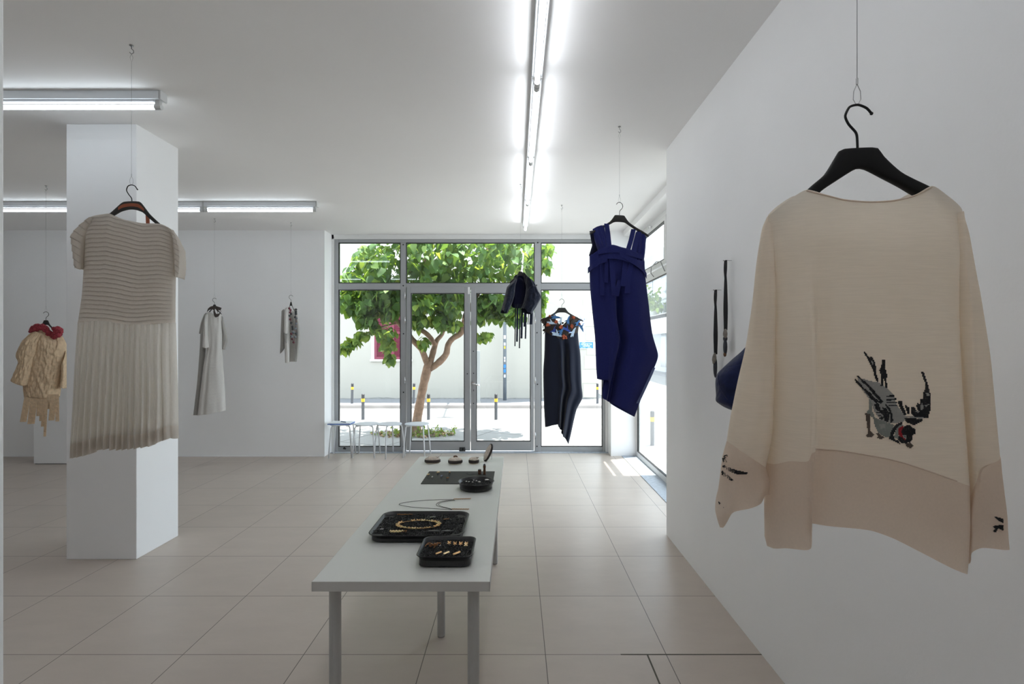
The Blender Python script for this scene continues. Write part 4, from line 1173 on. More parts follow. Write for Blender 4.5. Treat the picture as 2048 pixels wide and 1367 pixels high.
# ------------------------------------------------------------------ 1. cream blouse with the bird (right foreground)
M['silk'] = cloth('cream_slub_silk', (.92, .845, .74), transl=.45, var=.028, stretch=(22, 22, 420), bump=.12, sheen=.1)
M['silk_smooth'] = cloth('cream_smooth_silk', (.80, .685, .58), transl=.38, var=.02, stretch=(200, 200, 200), bump=.05, sheen=.1)
M['yarn'] = plain('black_yarn', (.018, .019, .022), .9)
M['yarn_grey'] = plain('grey_yarn', (.42, .41, .385), .9)
M['yarn_sage'] = plain('sage_grey_yarn', (.30, .32, .29), .9)
M['yarn_red'] = plain('red_yarn', (.42, .02, .03), .85)
M['yarn_brown'] = plain('brown_yarn', (.13, .10, .08), .9)
f1 = Fr(1716, 1.15, -5)
hanger(f1, [(1743, 227), (1733, 216), (1716, 209.5), (1699, 214), (1690.5, 232), (1697, 248), (1711, 264), (1714, 274), (1715, 298)],
       [(1552, 446), (1584, 424), (1616, 378), (1650, 348), (1672, 312), (1682, 299), (1716, 296), (1752, 296), (1764, 312), (1800, 346), (1860, 377), (1888, 400), (1906, 428)],
       [(1554, 452), (1592, 430), (1640, 384), (1672, 362), (1700, 344), (1712, 338), (1720, 337), (1732, 340), (1760, 354), (1800, 374), (1828, 390), (1878, 414), (1904, 434)],
       (.020, .034), M['hanger_black'], 'black moulded hanger holding the cream bird blouse', r=.0027)
bz = f1.place(thing('blouse', 'cream silk blouse with an embroidered swallow, hanging before the right wall', 'blouse'))
seamT = [(1535, 926), (1575, 921), (1606, 917), (1614, 899), (1660, 900), (1700, 905), (1760, 915), (1810, 927), (1870, 947), (1926, 967)]
def bfold1(s, t):
    f = .007 * noise.noise(Vector((s * 4, t * 1.5, 3))) + .004 * math.sin(s * 9 + t * 2)
    return f * min(1, t * 3)
def ffold1(s, t):
    k = sst((t - .15) / .6)
    return -.030 * k * (1 - sst((s - .175) / .045)) + .012 * k * math.exp(-((s - .23) / .04) ** 2) + bfold1(s, t)
bod = shell('body', f1, [(1536, 432), (1541, 520), (1542, 650), (1541, 800), (1535, 926)], [(1922, 425), (1912, 500), (1908, 620), (1912, 760), (1920, 880), (1926, 967)],
            [(1536, 432), (1570, 405), (1613, 379), (1650, 388), (1690, 398), (1740, 402), (1790, 399), (1830, 389), (1864, 372), (1895, 392), (1922, 425)], seamT, M['silk'], bz,
            depth=.060, nu=84, nv=70, fold=ffold1, neck=(.24, .78), top=.032, neckd=.036, backT=.004, tlin=False, botd=.075, prof=4., thick=0)
hb_ = shell('hem_band', f1, [(1535, 926), (1533, 1000), (1534, 1091)], [(1926, 967), (1928, 1050), (1922, 1138)], seamT,
            [(1534, 1091), (1570, 1095), (1600, 1092), (1611, 1087), (1616, 1050), (1680, 1052), (1740, 1060), (1790, 1078), (1850, 1108), (1890, 1128), (1922, 1138)], M['silk_smooth'], bz,
            depth=.075, nu=84, nv=24, fold=lambda s, t: ffold1(s, 1.0), neck=(-1, 2), neckd=.075, top=.075, blen=.03, prof=4., thick=0)
sm = MB()
sm.tube([surf(f1, bod, p[0], p[1] - 1, -.0004) for p in crv(seamT, 60)[2:-2] if p[0] > 1620], .0013, 5)
sm.build('hem_seam', M['silk_smooth'], bod, smooth=True)
nb = MB()
edge = crv([(1613, 379), (1650, 388), (1690, 398), (1740, 402), (1790, 399), (1830, 389), (1864, 372)], 40)
nb.tube([surf(f1, bod, p[0], p[1] + 2, -.0008) for p in edge], .0016, 6)
nb.build('neck_binding', M['silk_smooth'], bod, smooth=True)
for (nm, Lp, Rp, Tp, Bp, Lc_, Rc_, Bc_, yy) in (
    ('sleeve', [(1537, 431), (1526, 456), (1516, 520), (1509, 600), (1495, 690), (1478, 762), (1464, 830), (1456, 883)], [(1552, 434), (1550, 520), (1546, 700), (1541, 860), (1527, 932)], [(1537, 431), (1545, 430), (1552, 434)], [(1456, 883), (1490, 907), (1527, 932)],
     [(1456, 883), (1447, 920), (1440, 990), (1434, 1033), (1440, 1054)], [(1527, 932), (1537, 958), (1540, 984)], [(1440, 1054), (1448, 1055), (1466, 1026), (1500, 1016), (1522, 1006), (1530, 990), (1540, 984)], .012),
    ('sleeve', [(1902, 428), (1902, 560), (1911, 700), (1921, 860), (1930, 990)], [(1923, 426), (1936, 470), (1947, 550), (1956, 620), (1970, 720), (1981, 820), (1989, 906)], [(1902, 428), (1912, 424), (1923, 426)], [(1930, 990), (1946, 975), (1963, 935), (1989, 906)],
     [(1930, 990), (1926, 1060), (1927, 1124)], [(1989, 906), (1997, 960), (2004, 1030), (2010, 1093)], [(1927, 1124), (1945, 1108), (1965, 1096), (1990, 1095), (2010, 1093)], -.005)):
    sl = shell(nm, f1, Lp, Rp, Tp, Bp, M['silk'], bz, depth=.036, nu=26, nv=50, fold=wob(.010, 3, 2.2, 5.1 + yy * 100), neck=(-1, -1), top=.020, y0=yy, ramp=.4, botd=.05, thick=0)
    cf = shell('cuff', f1, Lc_, Rc_, Bp, Bc_, M['silk_smooth'], sl, depth=.05, nu=26, nv=24, fold=wob(.008, 3, 2, 2.2), neck=(-1, 2), top=.05, neckd=.05, y0=yy, blen=.02, thick=0)
    if yy > 0: cuffL = cf
    else: cuffR = cf
def stitches(fr, base, polys, org, k, cell, name, parent, mats):
    """cross-stitch: every stitch is a small raised pad of yarn"""
    xs = [p[0] for _, q in polys for p in q]; ys = [p[1] for _, q in polys for p in q]
    mb = MB(); rnd = random.Random(5)
    y = min(ys)
    def inside(q, x, yv):
        c = False; j = len(q) - 1
        for i in range(len(q)):
            if (q[i][1] > yv) != (q[j][1] > yv) and x < (q[j][0] - q[i][0]) * (yv - q[i][1]) / (q[j][1] - q[i][1]) + q[i][0]: c = not c
            j = i
        return c
    while y < max(ys):
        x = min(xs)
        while x < max(xs):
            col = None
            for ci, q in polys:
                if inside(q, x, y): col = ci
            if col is not None and col >= 0:
                P = surf(fr, base, org[0] + x * k, org[1] + y * k, -.0012)
                h = cell * k / F * (fr.Y) * .5
                a = rnd.uniform(.95, 1.15) * h
                ring = [P + Vector((sx * a, .0006, sz * a)) for sx, sz in ((-1, -.8), (1, -1), (1, .8), (-1, 1))]
                tp = [P + Vector((sx * a * .6, -.0007, sz * a * .6)) for sx, sz in ((-1, -1), (1, -1), (1, 1), (-1, 1))]
                mb.add(ring + tp, [(4, 5, 6, 7), (0, 1, 5, 4), (1, 2, 6, 5), (2, 3, 7, 6), (3, 0, 4, 7)], col)
            x += cell
        y += cell
    return mb.build(name, mats, parent)
K, G, S_, R_, B_ = 0, 1, 2, 3, 4
bird = [
 (S_, [(490, 720), (520, 740), (520, 860), (560, 960), (640, 1000), (760, 1040), (800, 1050), (770, 1130), (740, 1210), (690, 1200), (600, 1150), (560, 1060), (540, 960), (450, 910), (490, 850)]),
 (G, [(345, 460), (560, 520), (600, 520), (700, 590), (790, 680), (830, 800), (900, 900), (960, 960), (900, 1020), (760, 1030), (640, 1000), (560, 900), (520, 780), (350, 530)]),
 (G, [(610, 1040), (680, 1040), (690, 1090), (630, 1100)]),
 (K, [(415, 135), (440, 150), (490, 215), (520, 205), (550, 250), (580, 360), (575, 420), (605, 500), (585, 520), (555, 440), (530, 350), (490, 270), (450, 200)]),
 (G, [(505, 240), (530, 270), (540, 320), (520, 290)]),
 (K, [(655, 235), (680, 240), (690, 350), (710, 430), (700, 500), (715, 590), (690, 585), (680, 500), (660, 470), (655, 570), (630, 560), (640, 450), (615, 370), (640, 320)]),
 (K, [(330, 440), (350, 435), (420, 500), (470, 545), (560, 640), (660, 760), (650, 780), (560, 700), (470, 580), (400, 520)]),
 (K, [(305, 480), (325, 480), (420, 590), (500, 650), (560, 720), (640, 770), (640, 795), (560, 755), (480, 690), (420, 620), (330, 530)]),
 (K, [(430, 640), (450, 640), (560, 740), (620, 810), (590, 800), (500, 720)]),
 (K, [(705, 688), (800, 678), (800, 697), (705, 706)]), (K, [(705, 735), (830, 718), (830, 742), (705, 752)]), (K, [(700, 768), (840, 763), (840, 783), (700, 785)]), (K, [(730, 798), (840, 798), (840, 818), (730, 816)]),
 (K, [(550, 790), (600, 800), (640, 860), (650, 830), (700, 850), (735, 900), (735, 980), (720, 1020), (680, 1000), (650, 920), (600, 880), (560, 840)]),
 (G, [(620, 830), (650, 840), (660, 870), (630, 860)]),
 (K, [(570, 895), (630, 885), (625, 912)]), (K, [(590, 930), (640, 922), (645, 950)]), (K, [(590, 962), (665, 958), (650, 995)]),
 (K, [(740, 870), (765, 890), (785, 1000), (750, 1035), (745, 960)]), (K, [(690, 790), (750, 850), (760, 880), (735, 880), (680, 800)]),
 (B_, [(430, 900), (500, 925), (505, 1000), (500, 1120), (545, 1170), (510, 1210), (440, 1190), (480, 1150), (460, 1050), (450, 950)]),
 (B_, [(565, 1155), (600, 1150), (670, 1210), (640, 1230), (580, 1215), (610, 1190)]),
 (K, [(1130, 385), (1165, 400), (1220, 560), (1250, 680), (1250, 850), (1215, 970), (1060, 955), (1010, 910), (1005, 830), (1050, 830), (1070, 870), (1100, 880), (1075, 820), (1085, 780), (1120, 790), (1120, 730), (1160, 730), (1160, 650), (1190, 600), (1180, 520)]),
 (G, [(1190, 655), (1230, 660), (1232, 690), (1200, 690)]), (G, [(1130, 800), (1152, 760), (1158, 850), (1130, 870)]), (G, [(1175, 805), (1240, 790), (1195, 830)]), (G, [(1060, 880), (1110, 885), (1090, 905)]),
 (K, [(845, 755), (895, 760), (900, 810), (940, 880), (945, 925), (915, 925), (870, 840)]), (K, [(930, 800), (980, 830), (990, 920), (970, 925), (950, 860)]), (G, [(960, 940), (1160, 960), (1150, 978), (950, 955)]),
 (K, [(920, 970), (980, 962), (1150, 982), (1150, 1005), (1040, 1055), (960, 1020)]),
 (K, [(735, 1220), (760, 1120), (830, 1040), (900, 1015), (905, 1032), (840, 1075), (790, 1170), (800, 1230), (850, 1250), (880, 1290), (830, 1270)]),
 (S_, [(800, 1200), (825, 1090), (890, 1042), (915, 1062), (850, 1110), (845, 1180), (850, 1235)]),
 (R_, [(845, 1095), (910, 1060), (920, 1085), (885, 1130), (900, 1180), (955, 1235), (930, 1245), (845, 1165)]),
 (K, [(920, 1070), (980, 1050), (1060, 1110), (1060, 1160), (1030, 1180), (1025, 1240), (980, 1270), (900, 1280), (850, 1235), (850, 1195), (890, 1200), (930, 1240), (945, 1225), (905, 1180), (885, 1130)]),
 (G, [(900, 1185), (950, 1185), (950, 1218), (915, 1215)]), (K, [(918, 1192), (938, 1192), (938, 1208), (918, 1208)]),
 (B_, [(930, 1280), (1000, 1270), (1040, 1315), (1000, 1340), (960, 1320)])]
YM = [M['yarn'], M['yarn_grey'], M['yarn_sage'], M['yarn_red'], M['yarn_brown']]
stitches(f1, bod, bird, (1660, 680), 240 / 1491, 12.5, 'embroidered_bird', bod, YM)
stitches(f1, cuffL, [(K, [(1444, 915), (1462, 913), (1463, 917), (1452, 919), (1446, 924)]), (K, [(1445, 933), (1452, 934), (1475, 940), (1497, 945), (1494, 948), (1475, 948), (1458, 943)]), (K, [(1443, 942), (1452, 946), (1460, 953), (1467, 959), (1464, 962), (1452, 955), (1444, 949)]), (K, [(1436, 1003), (1440, 1004), (1445, 1011), (1441, 1011)])], (0, 0), 1.0, 1.5, 'embroidery', cuffL, YM)
stitches(f1, cuffR, [(K, [(1989, 1032), (2004, 1036), (2005, 1045), (1998, 1041)])], (0, 0), 1.0, 1.5, 'embroidery', cuffR, YM)
stitches(f1, cuffR, [(K, [(1986, 1052), (2004, 1048), (2005, 1060), (1996, 1056), (1992, 1064), (1986, 1062), (1992, 1057)])], (0, 0), 1.0, 1.5, 'embroidery', cuffR, YM)
u, z = f1.l(1714, 209.5); wire(f1, u, z, 'thin steel wire holding the cream bird blouse', .0009)

# ------------------------------------------------------------------ 2. grey pleated dress (left foreground)
M['chiffon'] = cloth('grey_taupe_chiffon', (.70, .645, .58), transl=.36, transp=.04, var=.05, stretch=(300, 300, 300), bump=.08)
M['chiffon_thin'] = cloth('sheer_grey_chiffon', (.84, .80, .735), transl=.28, transp=.24, var=.04, stretch=(300, 300, 60), bump=.05)
f2 = Fr(264, 2.74, 13)
hg2 = hanger(f2, [(275, 379), (270, 372), (263, 369.5), (256, 372), (253, 380), (257, 388), (263, 396), (264, 405)],
       [(186, 446), (200, 436), (219, 427.5), (232, 416), (243, 406), (249, 403), (264, 402), (279, 403), (285, 408), (300, 428), (318, 445), (334, 460)],
       [(188, 450), (206, 441), (228, 431.5), (242, 423.5), (254, 420), (260, 419), (267, 419), (275, 420.5), (286, 425), (298, 436), (311, 447), (330, 463)],
       (.014, .022), M['hanger'], 'charcoal hanger with rust leather band in the pleated grey dress', band=True)
u0, z0 = f2.l(263, 369.5); ht = Vector((u0, 0, z0))
d2_ = f2.place(thing('dress', 'taupe grey sheer dress with horizontal tucks and a pleated skirt beside the column', 'dress'))
NT = 24
def tucks(s, t):
    k = t * NT - .75 * math.sin(s * math.pi) * (1 - .7 * t) + .10 * math.sin(s * 17) + .45 * noise.noise(Vector((s * 3, t * 2, 9)))
    fr_ = k - math.floor(k)
    return -.0085 * fr_ ** 1.6 + .006 * noise.noise(Vector((s * 5, t * 1.5, 1)))
bd2 = shell('bodice', f2, [(172, 438), (170, 500), (168, 540), (165, 590), (157, 646)], [(347, 462), (352, 520), (352, 552), (351, 600), (351, 645)],
            [(172, 438), (195, 430), (219, 427), (232, 433), (252, 440), (285, 446), (318, 447), (332, 452), (347, 462)], [(157, 646), (200, 641), (250, 648), (300, 648), (351, 645)],
            M['chiffon'], d2_, depth=.055, nu=70, nv=240, fold=tucks, bfold=lambda s, t: -tucks(s, t), neck=(.22, .85), top=.016, neckd=.026, botd=.075, thick=0)
def sl_t(n, sd):
    def f(s, t):
        k = t * n + .3 * math.sin(s * 3 + sd); fr_ = k - math.floor(k)
        return -.008 * fr_ + .004 * noise.noise(Vector((s * 4 + sd, t * 4, 2)))
    return f
shell('sleeve', f2, [(178, 436), (162, 449), (149, 466), (145, 475), (149, 500), (154, 536)], [(190, 436), (178, 462), (171, 490), (169, 515), (168, 539)], [(178, 436), (184, 434), (190, 436)], [(154, 536), (160, 539), (168, 539)],
      M['chiffon'], d2_, depth=.045, nu=20, nv=110, fold=sl_t(8, 1), neck=(-1, -1), top=.016, ramp=.5, y0=-.004, thick=0)
shell('sleeve', f2, [(336, 456), (346, 480), (350, 510), (351, 530), (352, 553)], [(346, 461), (356, 476), (361, 489), (366.5, 502), (365, 535), (359, 553)], [(336, 456), (341, 457), (346, 461)], [(352, 553), (356, 555), (359, 553)],
      M['chiffon'], d2_, depth=.045, nu=20, nv=110, fold=sl_t(9, 2), neck=(-1, -1), top=.016, ramp=.5, y0=-.002, thick=0)
NP = 17
def pleat(s, t):
    k = s * NP + .25 * math.sin(s * 11); fr_ = k - math.floor(k)
    tri = (fr_ / .80) ** .7 if fr_ < .80 else (1 - fr_) / .20
    return -.058 * (tri - .5) * (.35 + .65 * t) + .012 * noise.noise(Vector((s * 6, t * 1.6, 4))) * t
wl = [(157, 646), (200, 641), (250, 648), (300, 648), (351, 645)]
hem0 = [(144.5, 886), (170, 880), (205, 871), (230, 868), (262, 869), (300, 864), (330, 852), (355.5, 850)]
hem1 = [(143, 914), (170, 910), (188, 905), (205, 897), (235, 899), (262, 897), (300, 892), (330, 878), (356, 876)]
shell('skirt', f2, [(157, 646), (151, 740), (147, 830), (144.5, 886)], [(351, 645), (353, 720), (355, 790), (355.5, 850)], wl, hem0, M['chiffon_thin'], d2_, depth=.08, nu=190, nv=50, fold=pleat, bfold=lambda s, t: -pleat((s + .031) % 1, t), neck=(-1, 2), top=.075, neckd=.075, prof=2.6, botd=.10, thick=0)
shell('skirt_hem', f2, [(144.5, 886), (143, 914)], [(355.5, 850), (356, 876)], hem0, hem1, M['chiffon'], d2_, depth=.10, nu=190, nv=6, fold=lambda s, t: pleat(s, 1) - .001, bfold=lambda s, t: -pleat((s + .031) % 1, 1), neck=(-1, 2), top=.10, neckd=.10, prof=2.6, thick=0)
u, z = ht.x, ht.z; wire(f2, u, z, 'thin steel wire holding the pleated grey dress')

# ------------------------------------------------------------------ 3. navy dress with woven straps (right of centre)
M['navy'] = cloth('navy_linen', (.022, .028, .14), transl=.06, var=.12, stretch=(240, 240, 240), bump=.15, sheen=.1, wrinkle=.25, wscale=7)
M['navy_in'] = cloth('dark_navy_lining', (.008, .009, .03), transl=.02, var=.1, sheen=.1)
f3 = Fr(1239, 3.757, 12)
hg3, ht = std_hanger(f3, 1239, 430, 'charcoal hanger holding the navy dress with woven straps', side=-1, sc=1.05)
wire(f3, ht.x, ht.z, 'thin steel wire holding the navy woven strap dress')
dn = f3.place(thing('dress', 'long navy linen dress with woven straps and a pointed hem', 'dress'))
def nf(s, t):
    k = sst((t - .12) / .35)
    return .085 * k * math.exp(-((s - .46 - .05 * t) / .05) ** 2) - .020 * k * math.exp(-((s - .28) / .12) ** 2) - .022 * k * math.exp(-((s - .75) / .12) ** 2) + .006 * noise.noise(Vector((s * 5, t * 5, 7)))
bn = shell('body', f3, [(1179, 512), (1180, 570), (1184, 617), (1190, 676), (1192, 730), (1194, 757)], [(1288, 515), (1291, 562), (1297, 609), (1304.5, 668), (1316, 708), (1313, 724), (1295, 765), (1280, 803), (1269, 833)],
           [(1179, 512), (1200, 498), (1224, 489), (1244, 494), (1264, 500), (1288, 515)], [(1194, 757), (1206, 760), (1217, 761), (1216, 780), (1215.5, 799), (1240, 815), (1269, 833)], M['navy'], dn,
           depth=.085, nu=64, nv=90, fold=nf, neck=(-1, 2), top=.06, neckd=.06, lin=True, botd=.05)
def rib(pts, w, yo=-.012, th=.003, side=(1, 0, 0), wr=0., nm='strap', mat=None, par=None, on=None):
    P = []
    for i, p in enumerate(pts):
        y = yo if len(p) < 3 else p[2]
        q = surf(f3c, on, p[0], p[1], -.004 + (y if len(p) > 2 else 0)) if on is not None and len(p) < 4 else f3c.p(p[0], p[1], y)
        P.append(q)
    A = crv([tuple(q) for q in P], 16)
    mb = MB().ribbon([Vector(a) for a in A], w, side, th)
    return mb.build(nm, mat, par, smooth=False, bevel=.0008)
f3c = f3
px3 = 3.757 / F
for pts, wpx in (([(1213, 447, -.014, 1), (1216, 470, -.03, 1), (1219, 495, -.055, 1), (1223, 520, -.085, 1), (1228, 590, -.10, 1)], 10), ([(1203, 452, -.014, 1), (1208, 475, -.03, 1), (1210, 500, -.055, 1), (1213, 530, -.08, 1), (1212, 565, -.09, 1)], 8),
                 ([(1267, 458, -.014, 1), (1262, 480, -.03, 1), (1256, 500, -.055, 1), (1250, 530, -.085, 1), (1246, 572, -.10, 1)], 10), ([(1277, 464, -.014, 1), (1270, 490, -.04, 1), (1264, 520, -.08, 1), (1258, 550, -.09, 1), (1254, 586, -.10, 1)], 11),
                 ([(1197, 455, -.012, 1), (1203, 480, -.03, 1), (1205, 520, -.06, 1), (1204, 590, -.085, 1)], 9), ([(1240, 560, -.085, 1), (1236, 575, -.09, 1), (1233, 592, -.09, 1)], 10)):
    rib(pts, wpx * px3, nm='strap', mat=M['navy'], par=dn)
# shoulder caps (wide straps over the hanger ends, front and back)
shell('shoulder_panel', f3, [(1185, 458), (1190, 480), (1198, 500), (1202, 515)], [(1208, 450), (1212, 475), (1213, 500), (1212, 515)], [(1185, 458), (1196, 452), (1208, 450)], [(1202, 515), (1207, 516), (1212, 515)], M['navy'], dn, depth=.05, nu=20, nv=30, fold=lambda s, t: .006 * math.sin(s * 16), neck=(-1, -1), top=.014, ramp=.8, prof=3)
shell('shoulder_panel', f3, [(1274, 461), (1272, 480), (1268, 500), (1265, 520)], [(1293, 474), (1291, 490), (1288, 510), (1285, 525)], [(1274, 461), (1284, 466), (1293, 474)], [(1265, 520), (1275, 524), (1285, 525)], M['navy'], dn, depth=.05, nu=20, nv=30, fold=lambda s, t: .006 * math.sin(s * 16), neck=(-1, -1), top=.014, ramp=.8, prof=3)
shell('back_panel', f3, [(1179, 462), (1182, 480), (1184, 490), (1178, 510)], [(1206, 462), (1206, 480), (1206, 500), (1206, 516)], [(1179, 462), (1192, 460), (1206, 462)], [(1178, 510), (1190, 512), (1206, 516)], M['navy_in'], dn, depth=.03, nu=16, nv=20, y0=.055, neck=(-1, -1), top=.01)
for pts, wpx in (([(1196, 503, -.06, 1), (1215, 500, -.095, 1), (1235, 499, -.102, 1), (1255, 505, -.098, 1), (1286, 514, -.055, 1)], 10), ([(1197, 516, -.06, 1), (1220, 512, -.10, 1), (1240, 514, -.106, 1), (1262, 520, -.10, 1), (1289, 527, -.05, 1)], 9),
                 ([(1176, 541, .0, 1), (1185, 532, -.06, 1), (1200, 522, -.09, 1), (1215, 517, -.098, 1)], 11), ([(1240, 506, -.108, 1), (1255, 516, -.108, 1), (1272, 526, -.10, 1), (1286, 538, -.06, 1), (1293, 552, -.03, 1)], 10)):
    rib(pts, wpx * px3, side=(0, 0, 1), nm='woven_band', mat=M['navy'], par=dn)

rib([(1308, 735, -.04, 1), (1297, 760, -.048, 1), (1284, 788, -.052, 1), (1275, 806, -.05, 1)], 6 * px3, nm='hem_facing', mat=cloth('faded_navy_tape', (.12, .15, .30), transl=.1, var=.1), par=dn)

# ------------------------------------------------------------------ 4. black navy dress with applique yoke (before the right pane)
M['ink'] = cloth('black_navy_crepe', (.010, .013, .026), transl=.03, var=.05, stretch=(300, 300, 300), bump=.05, sheen=.2)
M['felt_rust'] = plain('rust_felt', (.34, .075, .03), .9, var=.25, vscale=70, bump=.3, bscale=90)
M['felt_pale'] = plain('pale_blue_felt', (.48, .60, .72), .9, var=.1, vscale=50)
M['felt_blue'] = plain('mid_blue_felt', (.05, .15, .33), .9, var=.1, vscale=50)
M['felt_royal'] = plain('royal_blue_felt', (.03, .06, .28), .9, var=.1, vscale=50)
M['felt_brown'] = plain('dark_brown_felt', (.035, .025, .02), .9, var=.2, vscale=50)
f4 = Fr(1123, 5.865, 0)
hg4, ht = std_hanger(f4, 1123.5, 615, 'charcoal hanger holding the black dress with the bird yoke', side=-1, sc=1.12)
wire(f4, ht.x, ht.z, 'thin steel wire holding the black dress with the bird yoke')
dk = f4.place(thing('dress', 'long black navy dress with a yoke of felt birds and rust flowers', 'dress'))
def kf(s, t):
    k = sst(t / .35)
    return k * (.055 * math.exp(-((s - .54) / .07) ** 2) - .03 * math.exp(-((s - .42) / .07) ** 2) - .02 * math.exp(-((s - .68) / .08) ** 2) + .03 * math.exp(-((s - .82) / .06) ** 2) * t)
bk = shell('body', f4, [(1090, 655), (1088.5, 711), (1086.5, 744), (1088, 814), (1090, 853.5)], [(1155.5, 655), (1157, 678), (1161, 711), (1163, 767), (1165, 795), (1154, 817), (1148, 840), (1142, 868), (1137, 888)],
           [(1090, 655), (1105, 646), (1122, 652), (1140, 646), (1155.5, 655)], [(1090, 853.5), (1104, 850.5), (1117, 848), (1120, 858.7), (1126.7, 863), (1125, 871), (1131, 877), (1137, 888)], M['ink'], dk, depth=.09, nu=60, nv=80, fold=kf, neck=(-1, 2), top=.05, neckd=.05, lin=True)
yk = shell('yoke', f4, [(1085, 640), (1088, 650), (1090, 662)], [(1160.5, 640), (1158, 650), (1156, 664)], [(1085, 640), (1097, 633), (1107, 629), (1113, 641), (1123, 651), (1134, 642), (1141, 629), (1150, 634), (1160.5, 640)], [(1090, 662), (1105, 672), (1123, 681), (1140, 672), (1156, 664)], M['felt_brown'], dk, depth=.075, nu=50, nv=16, neck=(.28, .72), top=.02, neckd=.05)
def cp(x, y): return (1070 + x * .08047, 590 + y * .08047)
sc4 = 5.865 / F * .08047
def bird_applique(x, y, L_, ang, mn, off):
    b = MB(); a = math.radians(ang); dx, dy = math.cos(a), math.sin(a)
    body = [surf(f4, yk, *cp(x + dx * q * L_ + dy * .12 * L_ * math.sin(q * 3), y + dy * q * L_ - dx * .12 * L_ * math.sin(q * 3)), off) for q in (-.5, -.25, 0, .25, .5)]
    b.ribbon([Vector(p) for p in crv([tuple(p) for p in body], 10)], [L_ * sc4 * w for w in (.06, .14, .2, .24, .26, .26, .24, .2, .16, .1, .04)], (-dy * 1., 0, -dx * 1.) if abs(dx) > .01 else (1, 0, 0), .004)
    for sgn in (-1, 1):
        w0 = Vector(surf(f4, yk, *cp(x + dx * .05 * L_, y + dy * .05 * L_), off - .002)); w1 = Vector(surf(f4, yk, *cp(x - dx * .35 * L_ - dy * sgn * .28 * L_, y - dy * .35 * L_ + dx * sgn * .28 * L_), off - .004))
        b.ribbon([w0, w0.lerp(w1, .5), w1], [L_ * sc4 * .12, L_ * sc4 * .15, L_ * sc4 * .05], (-dy, 0, -dx), .003)
    return b.build('felt_bird', M[mn], yk)
for x, y, L_, a, mn, off in ((420, 690, 250, 25, 'felt_pale', -.012), (640, 640, 200, -62, 'felt_pale', -.014), (560, 980, 300, 38, 'felt_pale', -.016), (950, 920, 260, -48, 'felt_pale', -.014), (520, 550, 260, 22, 'felt_blue', -.008), (660, 890, 230, -42, 'felt_blue', -.018),
                          (480, 880, 260, -58, 'felt_royal', -.010), (800, 860, 240, 50, 'felt_royal', -.010), (830, 620, 240, -58, 'felt_blue', -.010), (1060, 690, 180, -40, 'felt_blue', -.012), (1150, 800, 240, 80, 'felt_blue', -.004)):
    bird_applique(x, y, L_, a, mn, off)
random.seed(31)
for x, y, r in ((325, 740, 55), (365, 515, 40), (525, 660, 52), (645, 800, 62), (735, 1040, 65), (910, 775, 55), (955, 550, 55), (1105, 720, 34)):
    b = MB(); c = surf(f4, yk, *cp(x, y), -.020); s = r * sc4
    for k in range(9):
        a = random.uniform(0, 6.28); rr = random.uniform(.1, .75)
        b.blob(c + Vector((math.cos(a) * s * rr, random.uniform(-.006, .004), math.sin(a) * s * rr)), (s * .42, .008, s * .36), 8, 5, .3)
    b.build('felt_flower', M['felt_rust'], yk)
for pts in (((140, 620), (230, 600), (330, 590), (430, 560)), ((170, 660), (240, 690), (200, 760), (210, 830)), ((190, 870), (240, 860), (280, 830), (210, 960)), ((600, 760), (660, 700), (720, 690)), ((590, 880), (560, 900)), ((880, 680), (960, 640), (1080, 620), (1150, 630)), ((540, 1020), (610, 1040), (600, 1120)), ((440, 790), (500, 800), (560, 770)), ((720, 760), (800, 740), (860, 720))):
    A = crv([tuple(surf(f4, yk, *cp(*p), -.010)) for p in pts], 12)
    MB().ribbon([Vector(a) for a in A], [sc4 * w for w in (30, 60, 75, 80, 80, 75, 70, 70, 60, 50, 45, 35, 20)], (.2, 0, 1), .004).build('felt_leaf', M['felt_brown'], yk)

# ------------------------------------------------------------------ 5. dark bolero with hanging strips
M['denim'] = cloth('dark_indigo_quilt', (.012, .016, .032), transl=.03, var=.3, stretch=(60, 60, 60), bump=.4, sheen=.25, wrinkle=.5, wscale=22)
f5 = Fr(1041, 5.10, 22)
hg5, ht = std_hanger(f5, 1041, 542.5, 'charcoal hanger end showing above the dark cropped jacket', side=1, sc=.85, width=.62)
wire(f5, ht.x, ht.z, 'thin steel wire holding the dark cropped jacket')
bo = f5.place(thing('cropped_jacket', 'dark indigo cropped jacket with hanging strips, in front of the right door leaf', 'jacket'))
shell('back', f5, [(1029, 556), (1025, 580), (1023, 608)], [(1050, 553), (1054, 578), (1049, 616)], [(1029, 556), (1034, 549), (1041, 547), (1046, 549), (1050, 553)], [(1023, 608), (1030, 613), (1040, 615), (1049, 616)], M['navy_in'], bo, depth=.06, nu=30, nv=30, y0=.05, fold=lambda s, t: .05, neck=(-1, -1), top=.02)
shell('front_panel', f5, [(1046, 544), (1050, 553), (1054, 575), (1050, 598), (1044, 616)], [(1053, 552), (1066, 566), (1073, 580), (1070, 600), (1060, 618)], [(1046, 544), (1050, 547), (1053, 552)], [(1044, 616), (1052, 618), (1060, 618)], M['denim'], bo, depth=.07, nu=26, nv=36, y0=-.02, fold=wob(.012, 4, 5, 3), neck=(-1, -1), top=.02)
shell('sleeve', f5, [(1032, 556), (1024, 565), (1015.7, 573), (1011.7, 588), (1004.5, 620)], [(1036, 550), (1030, 570), (1028, 590), (1022, 610), (1014, 626.5)], [(1032, 556), (1034, 552), (1036, 550)], [(1004.5, 620), (1009, 624), (1014, 626.5)], M['denim'], bo, depth=.055, nu=20, nv=36, fold=wob(.010, 4, 5, 8), neck=(-1, -1), top=.02, y0=-.02)
